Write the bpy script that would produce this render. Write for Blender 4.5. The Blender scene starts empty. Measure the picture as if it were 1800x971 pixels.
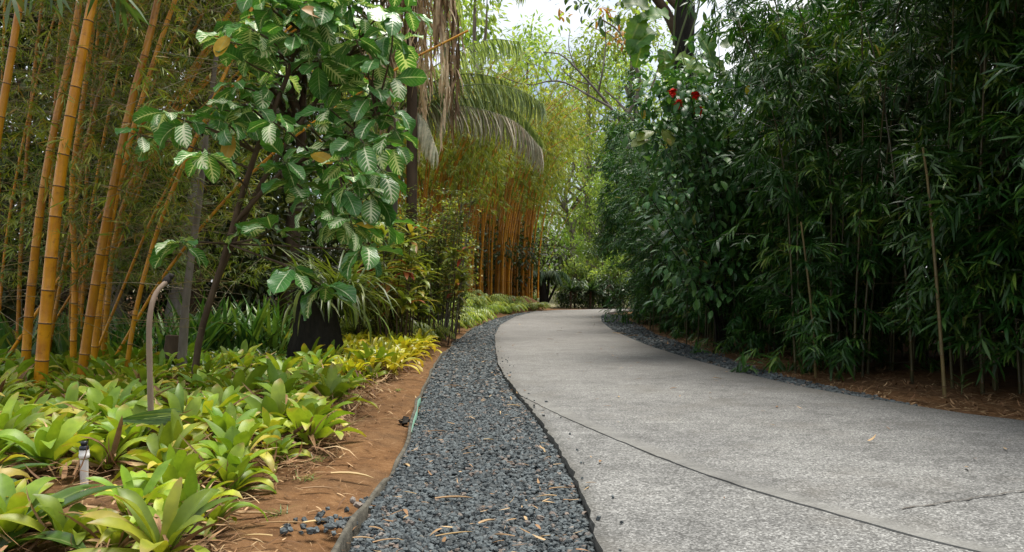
import bpy, math
import numpy as np
from mathutils import Vector

# ------------------------------------------------------------------ scene frame
S = bpy.context.scene
COL = S.collection
CAMZ, F, HZ = 0.85, 1400.0, 508.0        # camera height above the soil, focal length and horizon of the 1800x971 photograph
PATHZ = 0.05
R = lambda a: math.radians(a)


def G(px, py, z=PATHZ):
    """where the ray of a photo pixel meets the plane z"""
    d = F * (CAMZ - z) / (py - HZ)
    return ((px - 900) / F * d, d)


def P(px, py, d):
    """point at distance d seen at a photo pixel"""
    return np.array([(px - 900) / F * d, d, CAMZ - (py - HZ) / F * d])


def ss(a, b, x):
    t = np.clip((np.asarray(x, float) - a) / (b - a), 0, 1)
    return t * t * (3 - 2 * t)


# ------------------------------------------------------------------ mesh building
class MB:
    def __init__(s):
        s.v, s.f, s.uv, s.r, s.m, s.n = [], [], [], [], [], 0

    def add(s, v, f, uv=None, r=None, mat=0):
        v = np.asarray(v, np.float32).reshape(-1, 3)
        f = np.asarray(f, np.int32).reshape(-1, 4)
        s.v.append(v)
        s.f.append(f + s.n)
        s.uv.append(np.zeros((len(v), 2), np.float32) if uv is None else np.asarray(uv, np.float32).reshape(-1, 2))
        s.r.append(np.zeros(len(v), np.float32) if r is None else np.broadcast_to(np.asarray(r, np.float32), (len(v),)))
        s.m.append(np.broadcast_to(np.asarray(mat, np.int32), (len(f),)))
        s.n += len(v)
        return s

    def tube(s, pts, rad, n=6, mat=0, r=0.0, cap=True, band=None):
        pts = np.asarray(pts, float)
        K = len(pts)
        rad = np.broadcast_to(np.asarray(rad, float), (K,))
        t = np.gradient(pts, axis=0)
        t /= np.linalg.norm(t, axis=1)[:, None] + 1e-9
        ref = np.array([0, 0, 1.0]) if abs(t[:, 2].mean()) < .8 else np.array([1.0, 0, 0])
        a = np.cross(t, ref)
        a /= np.linalg.norm(a, axis=1)[:, None] + 1e-9
        b = np.cross(t, a)
        th = np.arange(n) / n * 2 * math.pi
        ring = pts[:, None] + rad[:, None, None] * (np.cos(th)[None, :, None] * a[:, None] + np.sin(th)[None, :, None] * b[:, None])
        ln = np.concatenate([[0], np.cumsum(np.linalg.norm(np.diff(pts, axis=0), axis=1))])
        uv = np.stack([np.broadcast_to(ln[:, None], (K, n)), np.broadcast_to(th[None] / 6.283, (K, n))], -1)
        i = np.arange(K - 1)[:, None] * n
        j = np.arange(n)[None]
        j2 = (j + 1) % n
        f = np.stack([i + j, i + n + j, i + n + j2, i + j2], -1).reshape(-1, 4)
        m = np.full(len(f), mat) if band is None else np.repeat(np.asarray(band), n)
        v = ring.reshape(-1, 3)
        s.add(v, f, uv, r, m)
        if cap:
            c = np.vstack([ring[-1], pts[-1:], ring[0], pts[:1]])
            ff = [[k, (k + 1) % n, n, n] for k in range(n)] + [[n + 1 + (k + 1) % n, n + 1 + k, 2 * n + 1, 2 * n + 1] for k in range(n)]
            ff = [[q[0], q[1], q[2]] for q in ff]
            # quads only: collapse each cap triangle pair into a fan of quads (n is even)
            q = []
            for o, cc, sg in ((0, n, 1), (n + 1, 2 * n + 1, -1)):
                for k in range(0, n, 2):
                    w = [o + k, o + (k + 1) % n, o + (k + 2) % n, cc]
                    q.append(w if sg > 0 else w[::-1])
            s.add(c, q, None, r, mat if band is None else int(band[-1]))
        return s

    def build(s, name, mats, parent=None, smooth=True):
        me = bpy.data.meshes.new(name)
        v, f = np.vstack(s.v), np.vstack(s.f)
        uv, r, m = np.vstack(s.uv), np.concatenate(s.r), np.concatenate(s.m)
        me.vertices.add(len(v))
        me.vertices.foreach_set('co', v.ravel())
        me.loops.add(len(f) * 4)
        me.loops.foreach_set('vertex_index', f.ravel())
        me.polygons.add(len(f))
        me.polygons.foreach_set('loop_start', np.arange(len(f), dtype=np.int32) * 4)
        me.polygons.foreach_set('material_index', m.astype(np.int32))
        me.polygons.foreach_set('use_smooth', np.full(len(f), smooth))
        l = me.uv_layers.new(name='UVMap')
        l.data.foreach_set('uv', uv[f.ravel()].ravel())
        a = me.attributes.new('rnd', 'FLOAT', 'POINT')
        a.data.foreach_set('value', r.astype(np.float32))
        for x in (mats if isinstance(mats, (list, tuple)) else [mats]):
            me.materials.append(x)
        me.update(calc_edges=True)
        o = bpy.data.objects.new(name, me)
        COL.objects.link(o)
        if parent is not None:
            o.parent = parent
        return o


def norm(a):
    return a / (np.linalg.norm(a, axis=-1, keepdims=True) + 1e-9)


LANCE = (2, [.14, .5, .42, .03])
SMALL = (2, [.08, .5, .04])
OVAL = (2, [.06, .42, .46, .04])
NONI = (5, [.03, .24, .40, .48, .5, .47, .34, .05])
GLOSS = (3, [.05, .38, .5, .38, .04])
STRAP = (3, [.40, .40, .43, .48, .5, .47, .33, .04])
BLUNT = (3, [.44, .40, .41, .45, .49, .51, .50, .44, .30, .07])
SPLIT = (3, [.2, .42, .36, .52, .42, .55, .43, .5, .37, .42, .26, .22, .03])
SWORD = (3, [.36, .44, .5, .46, .34, .03])
NEEDLE = (2, [.4, .5, .36, .04])


def leaves(mb, base, d, up, L, W, droop, tmpl, rng, mat=0, fold=.25, r=None, power=1.0, twist=0.0, wave=0.0):
    C, hw = tmpl
    base = np.asarray(base, float)
    N, K = len(base), len(hw)
    hw = np.array(hw)
    d = norm(np.broadcast_to(np.asarray(d, float), (N, 3)))
    up = np.broadcast_to(np.asarray(up, float), (N, 3)) + rng.normal(0, .02, (N, 3))
    u = norm(up - (up * d).sum(1, keepdims=True) * d)
    side = np.cross(d, u)
    if np.any(twist):
        tw = np.broadcast_to(np.asarray(twist, float), (N,))[:, None]
        u, side = u * np.cos(tw) + side * np.sin(tw), side * np.cos(tw) - u * np.sin(tw)
    L, W, droop = (np.broadcast_to(np.asarray(x, float), (N,)) for x in (L, W, droop))
    us = np.linspace(0, 1, K)
    a = droop[:, None] * us[None] ** power
    dirs = np.cos(a)[..., None] * d[:, None] - np.sin(a)[..., None] * u[:, None]
    nrm = np.cos(a)[..., None] * u[:, None] + np.sin(a)[..., None] * d[:, None]
    mid = .5 * (dirs[:, 1:] + dirs[:, :-1]) * (L / (K - 1))[:, None, None]
    pos = base[:, None] + np.concatenate([np.zeros((N, 1, 3)), np.cumsum(mid, 1)], 1)
    vs = np.linspace(-1, 1, C)
    lat = vs[None, None, :, None] * (W[:, None] * hw[None])[..., None, None] * side[:, None, None]
    lift = (fold * np.abs(vs))[None, None, :, None] * (W[:, None] * hw[None])[..., None, None] * nrm[:, :, None]
    v = pos[:, :, None] + lat + lift
    if wave:
        ph = rng.uniform(0, 6.28, N)
        w = np.sin(us[None, :, None] * 14 + ph[:, None, None] + vs[None, None] * 2) * np.abs(vs)[None, None] * wave
        v = v + w[..., None] * W[:, None, None, None] * nrm[:, :, None]
    uv = np.stack(np.broadcast_arrays(us[None, :, None], (vs * .5 + .5)[None, None, :]), -1)
    uv = np.broadcast_to(uv, (N, K, C, 2))
    i = np.arange(K - 1)[:, None] * C
    j = np.arange(C - 1)[None]
    f1 = np.stack([i + j, i + j + 1, i + C + j + 1, i + C + j], -1).reshape(-1, 4)
    f = (np.arange(N)[:, None, None] * (K * C) + f1[None]).reshape(-1, 4)
    rr = rng.random(N) if r is None else np.broadcast_to(np.asarray(r, float), (N,))
    m = np.repeat(np.broadcast_to(np.asarray(mat, int), (N,)), len(f1))
    mb.add(v.reshape(-1, 3), f, uv.reshape(-1, 2), np.repeat(rr, K * C), m)
    return mb


def sph(rng, n):
    return norm(rng.normal(0, 1, (n, 3)))


def curve(pts, n=16):
    """smooth line through points (Catmull-Rom)"""
    p = np.asarray(pts, float)
    p = np.vstack([2 * p[0] - p[1], p, 2 * p[-1] - p[-2]])
    out = []
    seg = len(p) - 3
    for t in np.linspace(0, seg - 1e-6, n):
        k = int(t)
        x = t - k
        a, b, c, e = p[k:k + 4]
        out.append(.5 * (2 * b + (c - a) * x + (2 * a - 5 * b + 4 * c - e) * x * x + (3 * b - a - 3 * c + e) * x ** 3))
    return np.array(out)


# ------------------------------------------------------------------ things
def tag(o, label, cat, group=None, kind=None):
    if label:
        o['label'] = label
    if cat:
        o['category'] = cat
    if group:
        o['group'] = group
    if kind:
        o['kind'] = kind
    return o


def thing(name, label, cat, loc=(0, 0, 0), rz=0, group=None, scale=1.0):
    o = bpy.data.objects.new(name, None)
    COL.objects.link(o)
    o.location = loc
    o.rotation_euler = (0, 0, rz)
    o.scale = (scale,) * 3
    o.empty_display_size = .1
    return tag(o, label, cat, group)


def copy_tree(o, label, loc, rz=0, scale=1.0, group=None, kids=None):
    c = o.copy()
    COL.objects.link(c)
    c.location = loc
    c.rotation_euler = (0, 0, rz)
    c.scale = (scale,) * 3 if np.isscalar(scale) else scale
    if label:
        c['label'] = label
    if group:
        c['group'] = group
    for ch in KIDS[o.name]:
        k = ch.copy()
        COL.objects.link(k)
        k.parent = c
        for g in KIDS.get(ch.name, ()):
            q = g.copy()
            COL.objects.link(q)
            q.parent = k
    return c


KIDS = {}


def reg(root, kids):
    KIDS[root.name] = list(kids)
    return root


ORD = ['first', 'second', 'third', 'fourth', 'fifth', 'sixth', 'seventh', 'eighth', 'ninth', 'tenth', 'eleventh', 'twelfth', 'thirteenth', 'fourteenth', 'fifteenth',
       'sixteenth', 'seventeenth', 'eighteenth', 'nineteenth', 'twentieth']


def ordinal(i):
    if i < 20:
        return ORD[i]
    t = {2: 'twenty', 3: 'thirty', 4: 'forty', 5: 'fifty'}[(i + 1) // 10]
    return (t[:-1] + 'ieth') if (i + 1) % 10 == 0 else t + '-' + ORD[(i + 1) % 10 - 1]


# ------------------------------------------------------------------ materials
class NT:
    def __init__(s, name):
        s.m = bpy.data.materials.new(name)
        s.m.use_nodes = True
        s.t = s.m.node_tree
        s.b = s.t.nodes['Principled BSDF']
        s.out = s.t.nodes['Material Output']

    def n(s, k, **kw):
        x = s.t.nodes.new(k)
        for a, b in kw.items():
            if a[0].isupper() or a.isdigit():
                x.inputs[int(a) if a.isdigit() else a.replace('_', ' ')].default_value = b
            else:
                setattr(x, a, b)
        return x

    def l(s, a, b):
        s.t.links.new(a, b)

    def math(s, op, a, b=0.0, clamp=False):
        x = s.n('ShaderNodeMath', operation=op)
        x.use_clamp = clamp
        for i, q in enumerate((a, b)):
            if hasattr(q, 'links'):
                s.l(q, x.inputs[i])
            else:
                x.inputs[i].default_value = q
        return x.outputs[0]

    def mix(s, f, a, b, mode='MIX'):
        x = s.n('ShaderNodeMix', data_type='RGBA', blend_type=mode)
        for i, q in ((0, f), (6, a), (7, b)):
            if hasattr(q, 'links'):
                s.l(q, x.inputs[i])
            else:
                x.inputs[i].default_value = q if i == 0 else (*q, 1)
        return x.outputs[2]

    def ramp(s, f, stops, interp='LINEAR'):
        x = s.n('ShaderNodeValToRGB')
        x.color_ramp.interpolation = interp
        e = x.color_ramp.elements
        while len(e) < len(stops):
            e.new(.5)
        for q, (p, c) in zip(e, stops):
            q.position = p
            q.color = (*c, 1) if not np.isscalar(c) else (c, c, c, 1)
        s.l(f, x.inputs[0])
        return x.outputs[0]

    def noise(s, scale, detail=4, rough=.6, vec=None, out='Fac'):
        x = s.n('ShaderNodeTexNoise', Scale=scale, Detail=detail, Roughness=rough)
        if vec is not None:
            s.l(vec, x.inputs['Vector'])
        return x.outputs[out]

    def bump(s, h, strength=.3, dist=.02):
        x = s.n('ShaderNodeBump', Strength=strength, Distance=dist)
        s.l(h, x.inputs['Height'])
        s.l(x.outputs[0], s.b.inputs['Normal'])
        return x.outputs[0]

    def color(s, c):
        if hasattr(c, 'links'):
            s.l(c, s.b.inputs['Base Color'])
        else:
            s.b.inputs['Base Color'].default_value = (*c, 1)


def leafmat(name, stops, rough=.45, spec=.4, trans=.3, tcol=(1.6, 1.5, .6), vein=0.0, tip=None, objvar=.25, tipf=.72):
    """leaf: colour ramp over the per-leaf random value, varied a little per plant; light passes through"""
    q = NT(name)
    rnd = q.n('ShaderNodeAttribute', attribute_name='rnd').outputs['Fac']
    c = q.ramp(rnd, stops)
    uv = q.n('ShaderNodeUVMap').outputs[0]
    sep = q.n('ShaderNodeSeparateXYZ')
    q.l(uv, sep.inputs[0])
    if vein:
        av = q.math('ABSOLUTE', q.math('SUBTRACT', sep.outputs[1], .5))
        f = q.math('SUBTRACT', 1.0, q.math('MULTIPLY', av, 14.0), True)
        c = q.mix(q.math('MULTIPLY', f, vein), c, (.35, .42, .16))
    if tip is not None:
        f = q.math('MULTIPLY', q.math('SUBTRACT', sep.outputs[0], .8, True), 4.0, True)
        c = q.mix(q.math('MULTIPLY', f, q.math('GREATER_THAN', rnd, tipf)), c, tip)
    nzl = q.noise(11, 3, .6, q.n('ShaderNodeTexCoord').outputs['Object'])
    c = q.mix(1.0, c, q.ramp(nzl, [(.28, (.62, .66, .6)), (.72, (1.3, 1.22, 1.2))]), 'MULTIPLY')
    oi = q.n('ShaderNodeObjectInfo').outputs['Random']
    hsv = q.n('ShaderNodeHueSaturation')
    q.l(c, hsv.inputs['Color'])
    q.l(q.math('ADD', q.math('MULTIPLY', oi, 2 * objvar), 1 - objvar), hsv.inputs['Value'])
    q.l(q.math('ADD', q.math('MULTIPLY', oi, .024), .488), hsv.inputs['Hue'])
    c = hsv.outputs[0]
    q.color(c)
    q.b.inputs['Roughness'].default_value = rough
    q.b.inputs['Specular IOR Level'].default_value = spec
    if trans:
        t = q.n('ShaderNodeBsdfTranslucent')
        q.l(q.mix(1.0, c, tcol, 'MULTIPLY'), t.inputs[0])
        mx = q.n('ShaderNodeMixShader')
        mx.inputs[0].default_value = trans
        q.l(q.b.outputs[0], mx.inputs[1])
        q.l(t.outputs[0], mx.inputs[2])
        q.l(mx.outputs[0], q.out.inputs[0])
    return q.m


def barkmat(name, a, b, scale=6, rough=.85, stretch=.25, bump=.5):
    q = NT(name)
    tc = q.n('ShaderNodeTexCoord').outputs['Object']
    mp = q.n('ShaderNodeMapping')
    mp.inputs['Scale'].default_value = (1, 1, stretch)
    q.l(tc, mp.inputs[0])
    n = q.noise(scale, 6, .65, mp.outputs[0])
    q.color(q.ramp(n, [(.3, a), (.7, b)]))
    q.b.inputs['Roughness'].default_value = rough
    q.b.inputs['Specular IOR Level'].default_value = .2
    q.bump(n, bump, .03)
    return q.m


def culmmat(name, base, dark, stripe, rough=.4):
    q = NT(name)
    uv = q.n('ShaderNodeUVMap').outputs[0]
    mp = q.n('ShaderNodeMapping')
    mp.inputs['Scale'].default_value = (.9, 22, 1)
    q.l(uv, mp.inputs[0])
    n = q.noise(3, 3, .5, mp.outputs[0])
    tc = q.n('ShaderNodeTexCoord').outputs['Object']
    n2 = q.noise(5, 4, .6, tc)
    c = q.mix(q.math('MULTIPLY', q.math('SUBTRACT', n2, .42, True), 3.2, True), base, dark)
    c = q.mix(q.math('MULTIPLY', q.math('GREATER_THAN', n, .62), .6), c, stripe)
    n3 = q.noise(17, 5, .7, tc)
    c = q.mix(q.math('MULTIPLY', q.math('SUBTRACT', n3, .56, True), 5.0, True), c, tuple(.45 * v for v in dark))
    n4 = q.noise(1.6, 3, .6, tc)
    c = q.mix(q.math('MULTIPLY', q.math('SUBTRACT', n4, .5, True), 2.2, True), c, tuple(.7 * (.5 * a_ + .5 * b_) for a_, b_ in zip(base, stripe)))
    oi = q.n('ShaderNodeObjectInfo').outputs['Random']
    hsv = q.n('ShaderNodeHueSaturation')
    q.l(c, hsv.inputs['Color'])
    q.l(q.math('ADD', q.math('MULTIPLY', oi, .5), .7), hsv.inputs['Value'])
    q.color(hsv.outputs[0])
    q.b.inputs['Roughness'].default_value = rough
    q.bump(n, .08, .01)
    return q.m


def plain(name, c, rough=.6, noise=None, spec=.5):
    q = NT(name)
    if noise:
        n = q.noise(noise[0], 5, .6, q.n('ShaderNodeTexCoord').outputs['Object'])
        q.color(q.ramp(n, [(.3, c), (.7, noise[1])]))
        q.bump(n, .25, .01)
    else:
        q.color(c)
    q.b.inputs['Roughness'].default_value = rough
    q.b.inputs['Specular IOR Level'].default_value = spec
    return q.m


M = {}
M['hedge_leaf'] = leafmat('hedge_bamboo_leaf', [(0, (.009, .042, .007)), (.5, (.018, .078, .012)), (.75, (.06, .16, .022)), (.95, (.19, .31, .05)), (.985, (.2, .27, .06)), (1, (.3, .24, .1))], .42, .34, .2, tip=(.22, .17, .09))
M['hedge_leaf_light'] = leafmat('hedge_bamboo_leaf_light', [(0, (.04, .095, .025)), (.7, (.08, .16, .035)), (1, (.2, .2, .07))], .4, .5, .3, tip=(.25, .2, .1))
M['hedge_culm'] = culmmat('hedge_bamboo_culm', (.07, .062, .02), (.03, .028, .012), (.035, .05, .014))
M['cane_culm'] = culmmat('bare_cane_culm', (.17, .13, .05), (.09, .07, .03), (.08, .09, .03))
M['gold_culm'] = culmmat('golden_bamboo_culm', (.54, .235, .004), (.34, .115, .005), (.22, .19, .012))
M['node'] = plain('bamboo_node_ring', (.09, .05, .02), .8)
M['gold_twig'] = plain('golden_bamboo_twig', (.22, .16, .04), .7, (8, (.11, .085, .025)))
M['grey_twig'] = plain('dry_twig', (.34, .29, .2), .8, (9, (.2, .16, .1)))
M['gold_leaf'] = leafmat('golden_bamboo_leaf', [(0, (.035, .075, .013)), (.5, (.12, .20, .028)), (.85, (.23, .28, .05)), (1, (.28, .2, .06))], .5, .35, .3)
M['plume_leaf'] = leafmat('bamboo_plume_leaf', [(0, (.09, .135, .018)), (.6, (.19, .245, .038)), (1, (.32, .31, .06))], .5, .3, .45, (1.7, 1.55, .7))
M['far_leaf'] = leafmat('far_tree_leaf', [(0, (.09, .17, .04)), (.6, (.2, .31, .08)), (1, (.36, .43, .15))], .5, .35, .5, (1.7, 1.6, .7))  # distant haze and sunlight put into the pale leaf colour
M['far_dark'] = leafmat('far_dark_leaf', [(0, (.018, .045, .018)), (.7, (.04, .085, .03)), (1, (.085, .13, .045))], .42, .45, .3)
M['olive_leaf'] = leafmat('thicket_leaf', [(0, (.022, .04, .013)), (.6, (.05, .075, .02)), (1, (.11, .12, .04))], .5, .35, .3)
M['dark_leaf'] = leafmat('dark_gloss_leaf', [(0, (.018, .07, .02)), (.6, (.045, .135, .035)), (.985, (.10, .21, .05)), (1, (.3, .2, .04))], .36, .4, .18, vein=.25)
M['shrub_leaf'] = leafmat('shrub_leaf', [(0, (.10, .16, .03)), (.6, (.22, .30, .06)), (.93, (.36, .40, .12)), (1, (.5, .36, .06))], .4, .45, .4)
M['ti_leaf'] = leafmat('cordyline_leaf', [(0, (.10, .15, .025)), (.6, (.2, .25, .04)), (.9, (.34, .28, .05)), (1, (.3, .05, .03))], .4, .45, .3)
M['brom_leaf'] = leafmat('bromeliad_leaf', [(0, (.09, .19, .02)), (.5, (.23, .33, .03)), (.88, (.37, .42, .045)), (1, (.5, .43, .08))], .44, .34, .28, (1.4, 1.3, .5), tip=(.36, .24, .09), objvar=.28, tipf=.42)
M['dwarf_leaf'] = leafmat('dwarf_yellow_leaf', [(0, (.22, .27, .02)), (.5, (.48, .48, .035)), (.9, (.62, .55, .06)), (1, (.6, .36, .06))], .38, .45, .3, (1.3, 1.2, .5))
M['under_leaf'] = leafmat('low_green_leaf', [(0, (.05, .12, .022)), (.6, (.11, .21, .034)), (1, (.25, .32, .06))], .36, .5, .25)
M['sword_leaf'] = leafmat('sword_leaf', [(0, (.035, .11, .03)), (.6, (.085, .2, .042)), (.93, (.2, .31, .055)), (1, (.4, .36, .06))], .35, .5, .2)
M['epi_leaf'] = leafmat('strap_fern_leaf', [(0, (.05, .10, .02)), (.6, (.10, .18, .03)), (1, (.22, .28, .06))], .4, .45, .3)
M['fern_leaf'] = leafmat('bank_fern_leaf', [(0, (.11, .19, .03)), (.6, (.25, .35, .055)), (1, (.42, .44, .10))], .45, .4, .4)
M['lily_leaf'] = leafmat('broad_lily_leaf', [(0, (.05, .12, .02)), (1, (.095, .185, .032))], .33, .5, .22, vein=.5)
M['palm_leaf'] = leafmat('palm_leaflet', [(0, (.17, .27, .14)), (.6, (.36, .45, .26)), (.9, (.55, .6, .42)), (1, (.45, .4, .27))], .33, .6, .35)
M['palm_old'] = leafmat('ageing_palm_leaflet', [(0, (.32, .35, .24)), (.5, (.52, .52, .39)), (1, (.68, .61, .48))], .45, .4, .25, (1.1, 1, .8))
M['palm_dead'] = leafmat('dead_palm_leaflet', [(0, (.11, .07, .035)), (.45, (.52, .38, .24)), (1, (.74, .6, .43))], .7, .2, .2, (1.1, 1, .8))
M['dry'] = leafmat('dry_leaf', [(0, (.13, .07, .035)), (.5, (.28, .17, .085)), (1, (.5, .37, .21))], .75, .2, .1, (1.1, 1, .8))
M['clim_leaf'] = leafmat('climber_leaf', [(0, (.05, .13, .02)), (.7, (.12, .25, .035)), (1, (.2, .31, .06))], .42, .4, .35, vein=.5)
M['orange_leaf'] = leafmat('orange_leaf', [(0, (.42, .22, .03)), (1, (.62, .4, .05))], .5, .3, .4, (1.1, 1, .8))
M['yellow_leaf'] = leafmat('yellowed_leaf', [(0, (.42, .24, .025)), (1, (.5, .34, .04))], .5, .35, .25, (1.1, 1, .8), vein=.4)
M['red'] = plain('red_petal', (.85, .02, .008), .5)
M['bark_dark'] = barkmat('dark_bark', (.009, .008, .007), (.036, .032, .026), 9, bump=.9)
M['bark_grey'] = barkmat('grey_bark', (.09, .075, .06), (.24, .21, .18), 8)
M['bark_pale'] = barkmat('pale_bark', (.16, .14, .125), (.36, .33, .31), 7)
M['bark_brown'] = barkmat('brown_bark', (.045, .03, .02), (.12, .085, .055), 9)
M['stem_tan'] = barkmat('tan_stem', (.17, .12, .085), (.32, .25, .19), 14, .7, .15, .3)
M['green_stem'] = plain('green_stem', (.09, .12, .035), .6)


def noni_mat():
    q = NT('variegated_leaf')
    rnd = q.n('ShaderNodeAttribute', attribute_name='rnd').outputs['Fac']
    sep = q.n('ShaderNodeSeparateXYZ')
    q.l(q.n('ShaderNodeUVMap').outputs[0], sep.inputs[0])
    u = sep.outputs[0]
    av = q.math('MULTIPLY', q.math('ABSOLUTE', q.math('SUBTRACT', sep.outputs[1], .5)), 2.0)   # 0 midrib .. 1 margin
    nz = q.noise(9, 3, .6, q.n('ShaderNodeTexCoord').outputs['Object'])
    nf = q.noise(60, 3, .6, q.n('ShaderNodeTexCoord').outputs['Object'])
    ph = q.math('SUBTRACT', q.math('MULTIPLY', u, 8.5), q.math('MULTIPLY', av, 2.0))
    w = q.math('ABSOLUTE', q.math('SUBTRACT', q.math('FRACT', ph), .5))       # 0 on a vein .. .5 between
    amt = q.math('ADD', q.math('MULTIPLY', rnd, .42), -.06)                    # per-leaf width of the cream veins
    amt = q.math('ADD', amt, q.math('MULTIPLY', q.math('SUBTRACT', nz, .5), .25))
    lim = q.math('SUBTRACT', q.math('MULTIPLY', amt, 1.25), q.math('MULTIPLY', av, .22))
    vein = q.math('MULTIPLY', q.math('SUBTRACT', lim, w), 16.0, True)
    mid = q.math('MULTIPLY', q.math('SUBTRACT', q.math('ADD', .07, q.math('MULTIPLY', amt, .4)), av), 14.0, True)
    thin = q.math('MULTIPLY', q.math('MULTIPLY', q.math('SUBTRACT', .05, w), 30.0, True), .35)
    f = q.math('MULTIPLY', q.math('MAXIMUM', q.math('MAXIMUM', vein, mid), thin), q.math('SUBTRACT', 1.12, q.math('MULTIPLY', av, .35), True))
    green = q.mix(rnd, (.055, .19, .045), (.15, .35, .075))
    green = q.mix(q.math('MULTIPLY', nf, .4), green, (.035, .12, .045))
    nl_ = q.noise(7, 3, .6, q.n('ShaderNodeTexCoord').outputs['Object'])
    green = q.mix(1.0, green, q.ramp(nl_, [(.3, (.5, .6, .55)), (.7, (1.5, 1.35, 1.1))]), 'MULTIPLY')
    c = q.mix(f, green, (.74, .78, .52))
    q.color(c)
    q.b.inputs['Roughness'].default_value = .33
    q.b.inputs['Specular IOR Level'].default_value = .5
    q.bump(q.math('ADD', w, q.math('MULTIPLY', av, .3)), .25, .01)
    t = q.n('ShaderNodeBsdfTranslucent')
    q.l(q.mix(1.0, c, (1.3, 1.5, .5), 'MULTIPLY'), t.inputs[0])
    mx = q.n('ShaderNodeMixShader')
    mx.inputs[0].default_value = .2
    q.l(q.b.outputs[0], mx.inputs[1])
    q.l(t.outputs[0], mx.inputs[2])
    q.l(mx.outputs[0], q.out.inputs[0])
    return q.m


M['noni'] = noni_mat()


def concrete_mat():
    q = NT('exposed_aggregate_concrete')
    tc = q.n('ShaderNodeTexCoord').outputs['Object']
    big = q.noise(.9, 5, .6, tc)
    mid = q.noise(6, 5, .65, tc)
    vo = q.n('ShaderNodeTexVoronoi', Scale=150.0)
    q.l(tc, vo.inputs['Vector'])
    vs = q.n('ShaderNodeSeparateColor')
    q.l(vo.outputs['Color'], vs.inputs[0])
    fine = q.noise(240, 3, .7, tc)
    grain = q.ramp(vs.outputs[0], [(0, .035), (.22, .085), (.45, .20), (.78, .30), (1, .6)])
    c = q.mix(.40, grain, (.118, .118, .114))
    edge = q.n('ShaderNodeAttribute', attribute_name='rnd').outputs['Fac']      # trowelled smooth border along the joints
    c = q.mix(q.math('MULTIPLY', q.math('MAXIMUM', edge, 0.0), .75), c, (.2, .198, .19))
    dirt = q.math('MULTIPLY', q.math('MAXIMUM', q.math('MULTIPLY', edge, -1.0), 0.0), q.math('MULTIPLY', q.math('SUBTRACT', mid, .2, True), 2.0, True))
    c = q.mix(dirt, c, (.05, .047, .036))
    tone = q.ramp(big, [(.3, (.60, .60, .60)), (.7, (1.02, 1.02, 1.0))])
    c = q.mix(1.0, c, tone, 'MULTIPLY')
    c = q.mix(1.0, c, q.ramp(mid, [(.28, (.58, .58, .57)), (.5, (.96, .96, .95)), (.75, (1.12, 1.12, 1.1))]), 'MULTIPLY')
    mp = q.n('ShaderNodeMapping')
    mp.inputs['Scale'].default_value = (.25, 3.2, 1)
    q.l(tc, mp.inputs[0])
    brush = q.noise(5, 4, .6, mp.outputs[0])
    c = q.mix(1.0, c, q.ramp(brush, [(.3, (.84, .84, .83)), (.65, (1.06, 1.06, 1.05))]), 'MULTIPLY')
    # far stretch is darker and browner
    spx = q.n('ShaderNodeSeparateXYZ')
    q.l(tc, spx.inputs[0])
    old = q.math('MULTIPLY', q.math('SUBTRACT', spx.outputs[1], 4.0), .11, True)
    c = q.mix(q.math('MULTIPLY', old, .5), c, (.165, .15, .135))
    st = q.noise(2.3, 3, .5, tc)
    c = q.mix(q.math('MULTIPLY', q.math('MULTIPLY', q.math('SUBTRACT', st, .53, True), 5.0, True), .5), c, (.10, .092, .078))
    q.color(c)
    q.b.inputs['Roughness'].default_value = .8
    q.bump(q.math('ADD', fine, vs.outputs[0]), .35, .004)
    return q.m


def soil_mat():
    q = NT('red_brown_soil')
    tc = q.n('ShaderNodeTexCoord').outputs['Object']
    a, b, c3 = q.noise(1.1, 5, .6, tc), q.noise(9, 6, .7, tc), q.noise(70, 4, .7, tc)
    c = q.ramp(b, [(.25, (.066, .032, .013)), (.5, (.145, .072, .028)), (.75, (.215, .118, .052))])
    c = q.mix(q.math('MULTIPLY', q.math('SUBTRACT', a, .45, True), 2.5, True), c, (.10, .062, .032))
    c = q.mix(q.math('MULTIPLY', q.math('GREATER_THAN', c3, .62), .55), c, (.27, .17, .09))
    c = q.mix(q.math('MULTIPLY', q.math('LESS_THAN', c3, .36), .5), c, (.05, .026, .013))
    # beyond the beds the ground turns to pale dry lawn
    sp = q.n('ShaderNodeSeparateXYZ')
    q.l(tc, sp.inputs[0])
    lawn = q.math('MULTIPLY', q.math('SUBTRACT', sp.outputs[1], 33.0), .25, True)
    lc = q.ramp(b, [(.3, (.22, .2, .10)), (.7, (.38, .35, .24))])
    q.color(q.mix(lawn, c, lc))
    q.b.inputs['Roughness'].default_value = .95
    q.b.inputs['Specular IOR Level'].default_value = .2
    q.bump(q.math('ADD', b, q.math('MULTIPLY', c3, .4)), .7, .03)
    return q.m


def lava_mat(name, lo, hi):
    q = NT(name)
    rnd = q.n('ShaderNodeAttribute', attribute_name='rnd').outputs['Fac']
    tc = q.n('ShaderNodeTexCoord').outputs['Object']
    n = q.noise(140, 4, .7, tc)
    c = q.ramp(rnd, [(0, lo), (.9, hi), (.96, (.15, .11, .085)), (1, (.22, .19, .16))])
    q.color(q.mix(1.0, c, q.ramp(n, [(.3, (.6, .6, .6)), (.7, (1.25, 1.25, 1.25))]), 'MULTIPLY'))
    q.b.inputs['Roughness'].default_value = .75
    q.bump(n, .6, .004)
    return q.m


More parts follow.
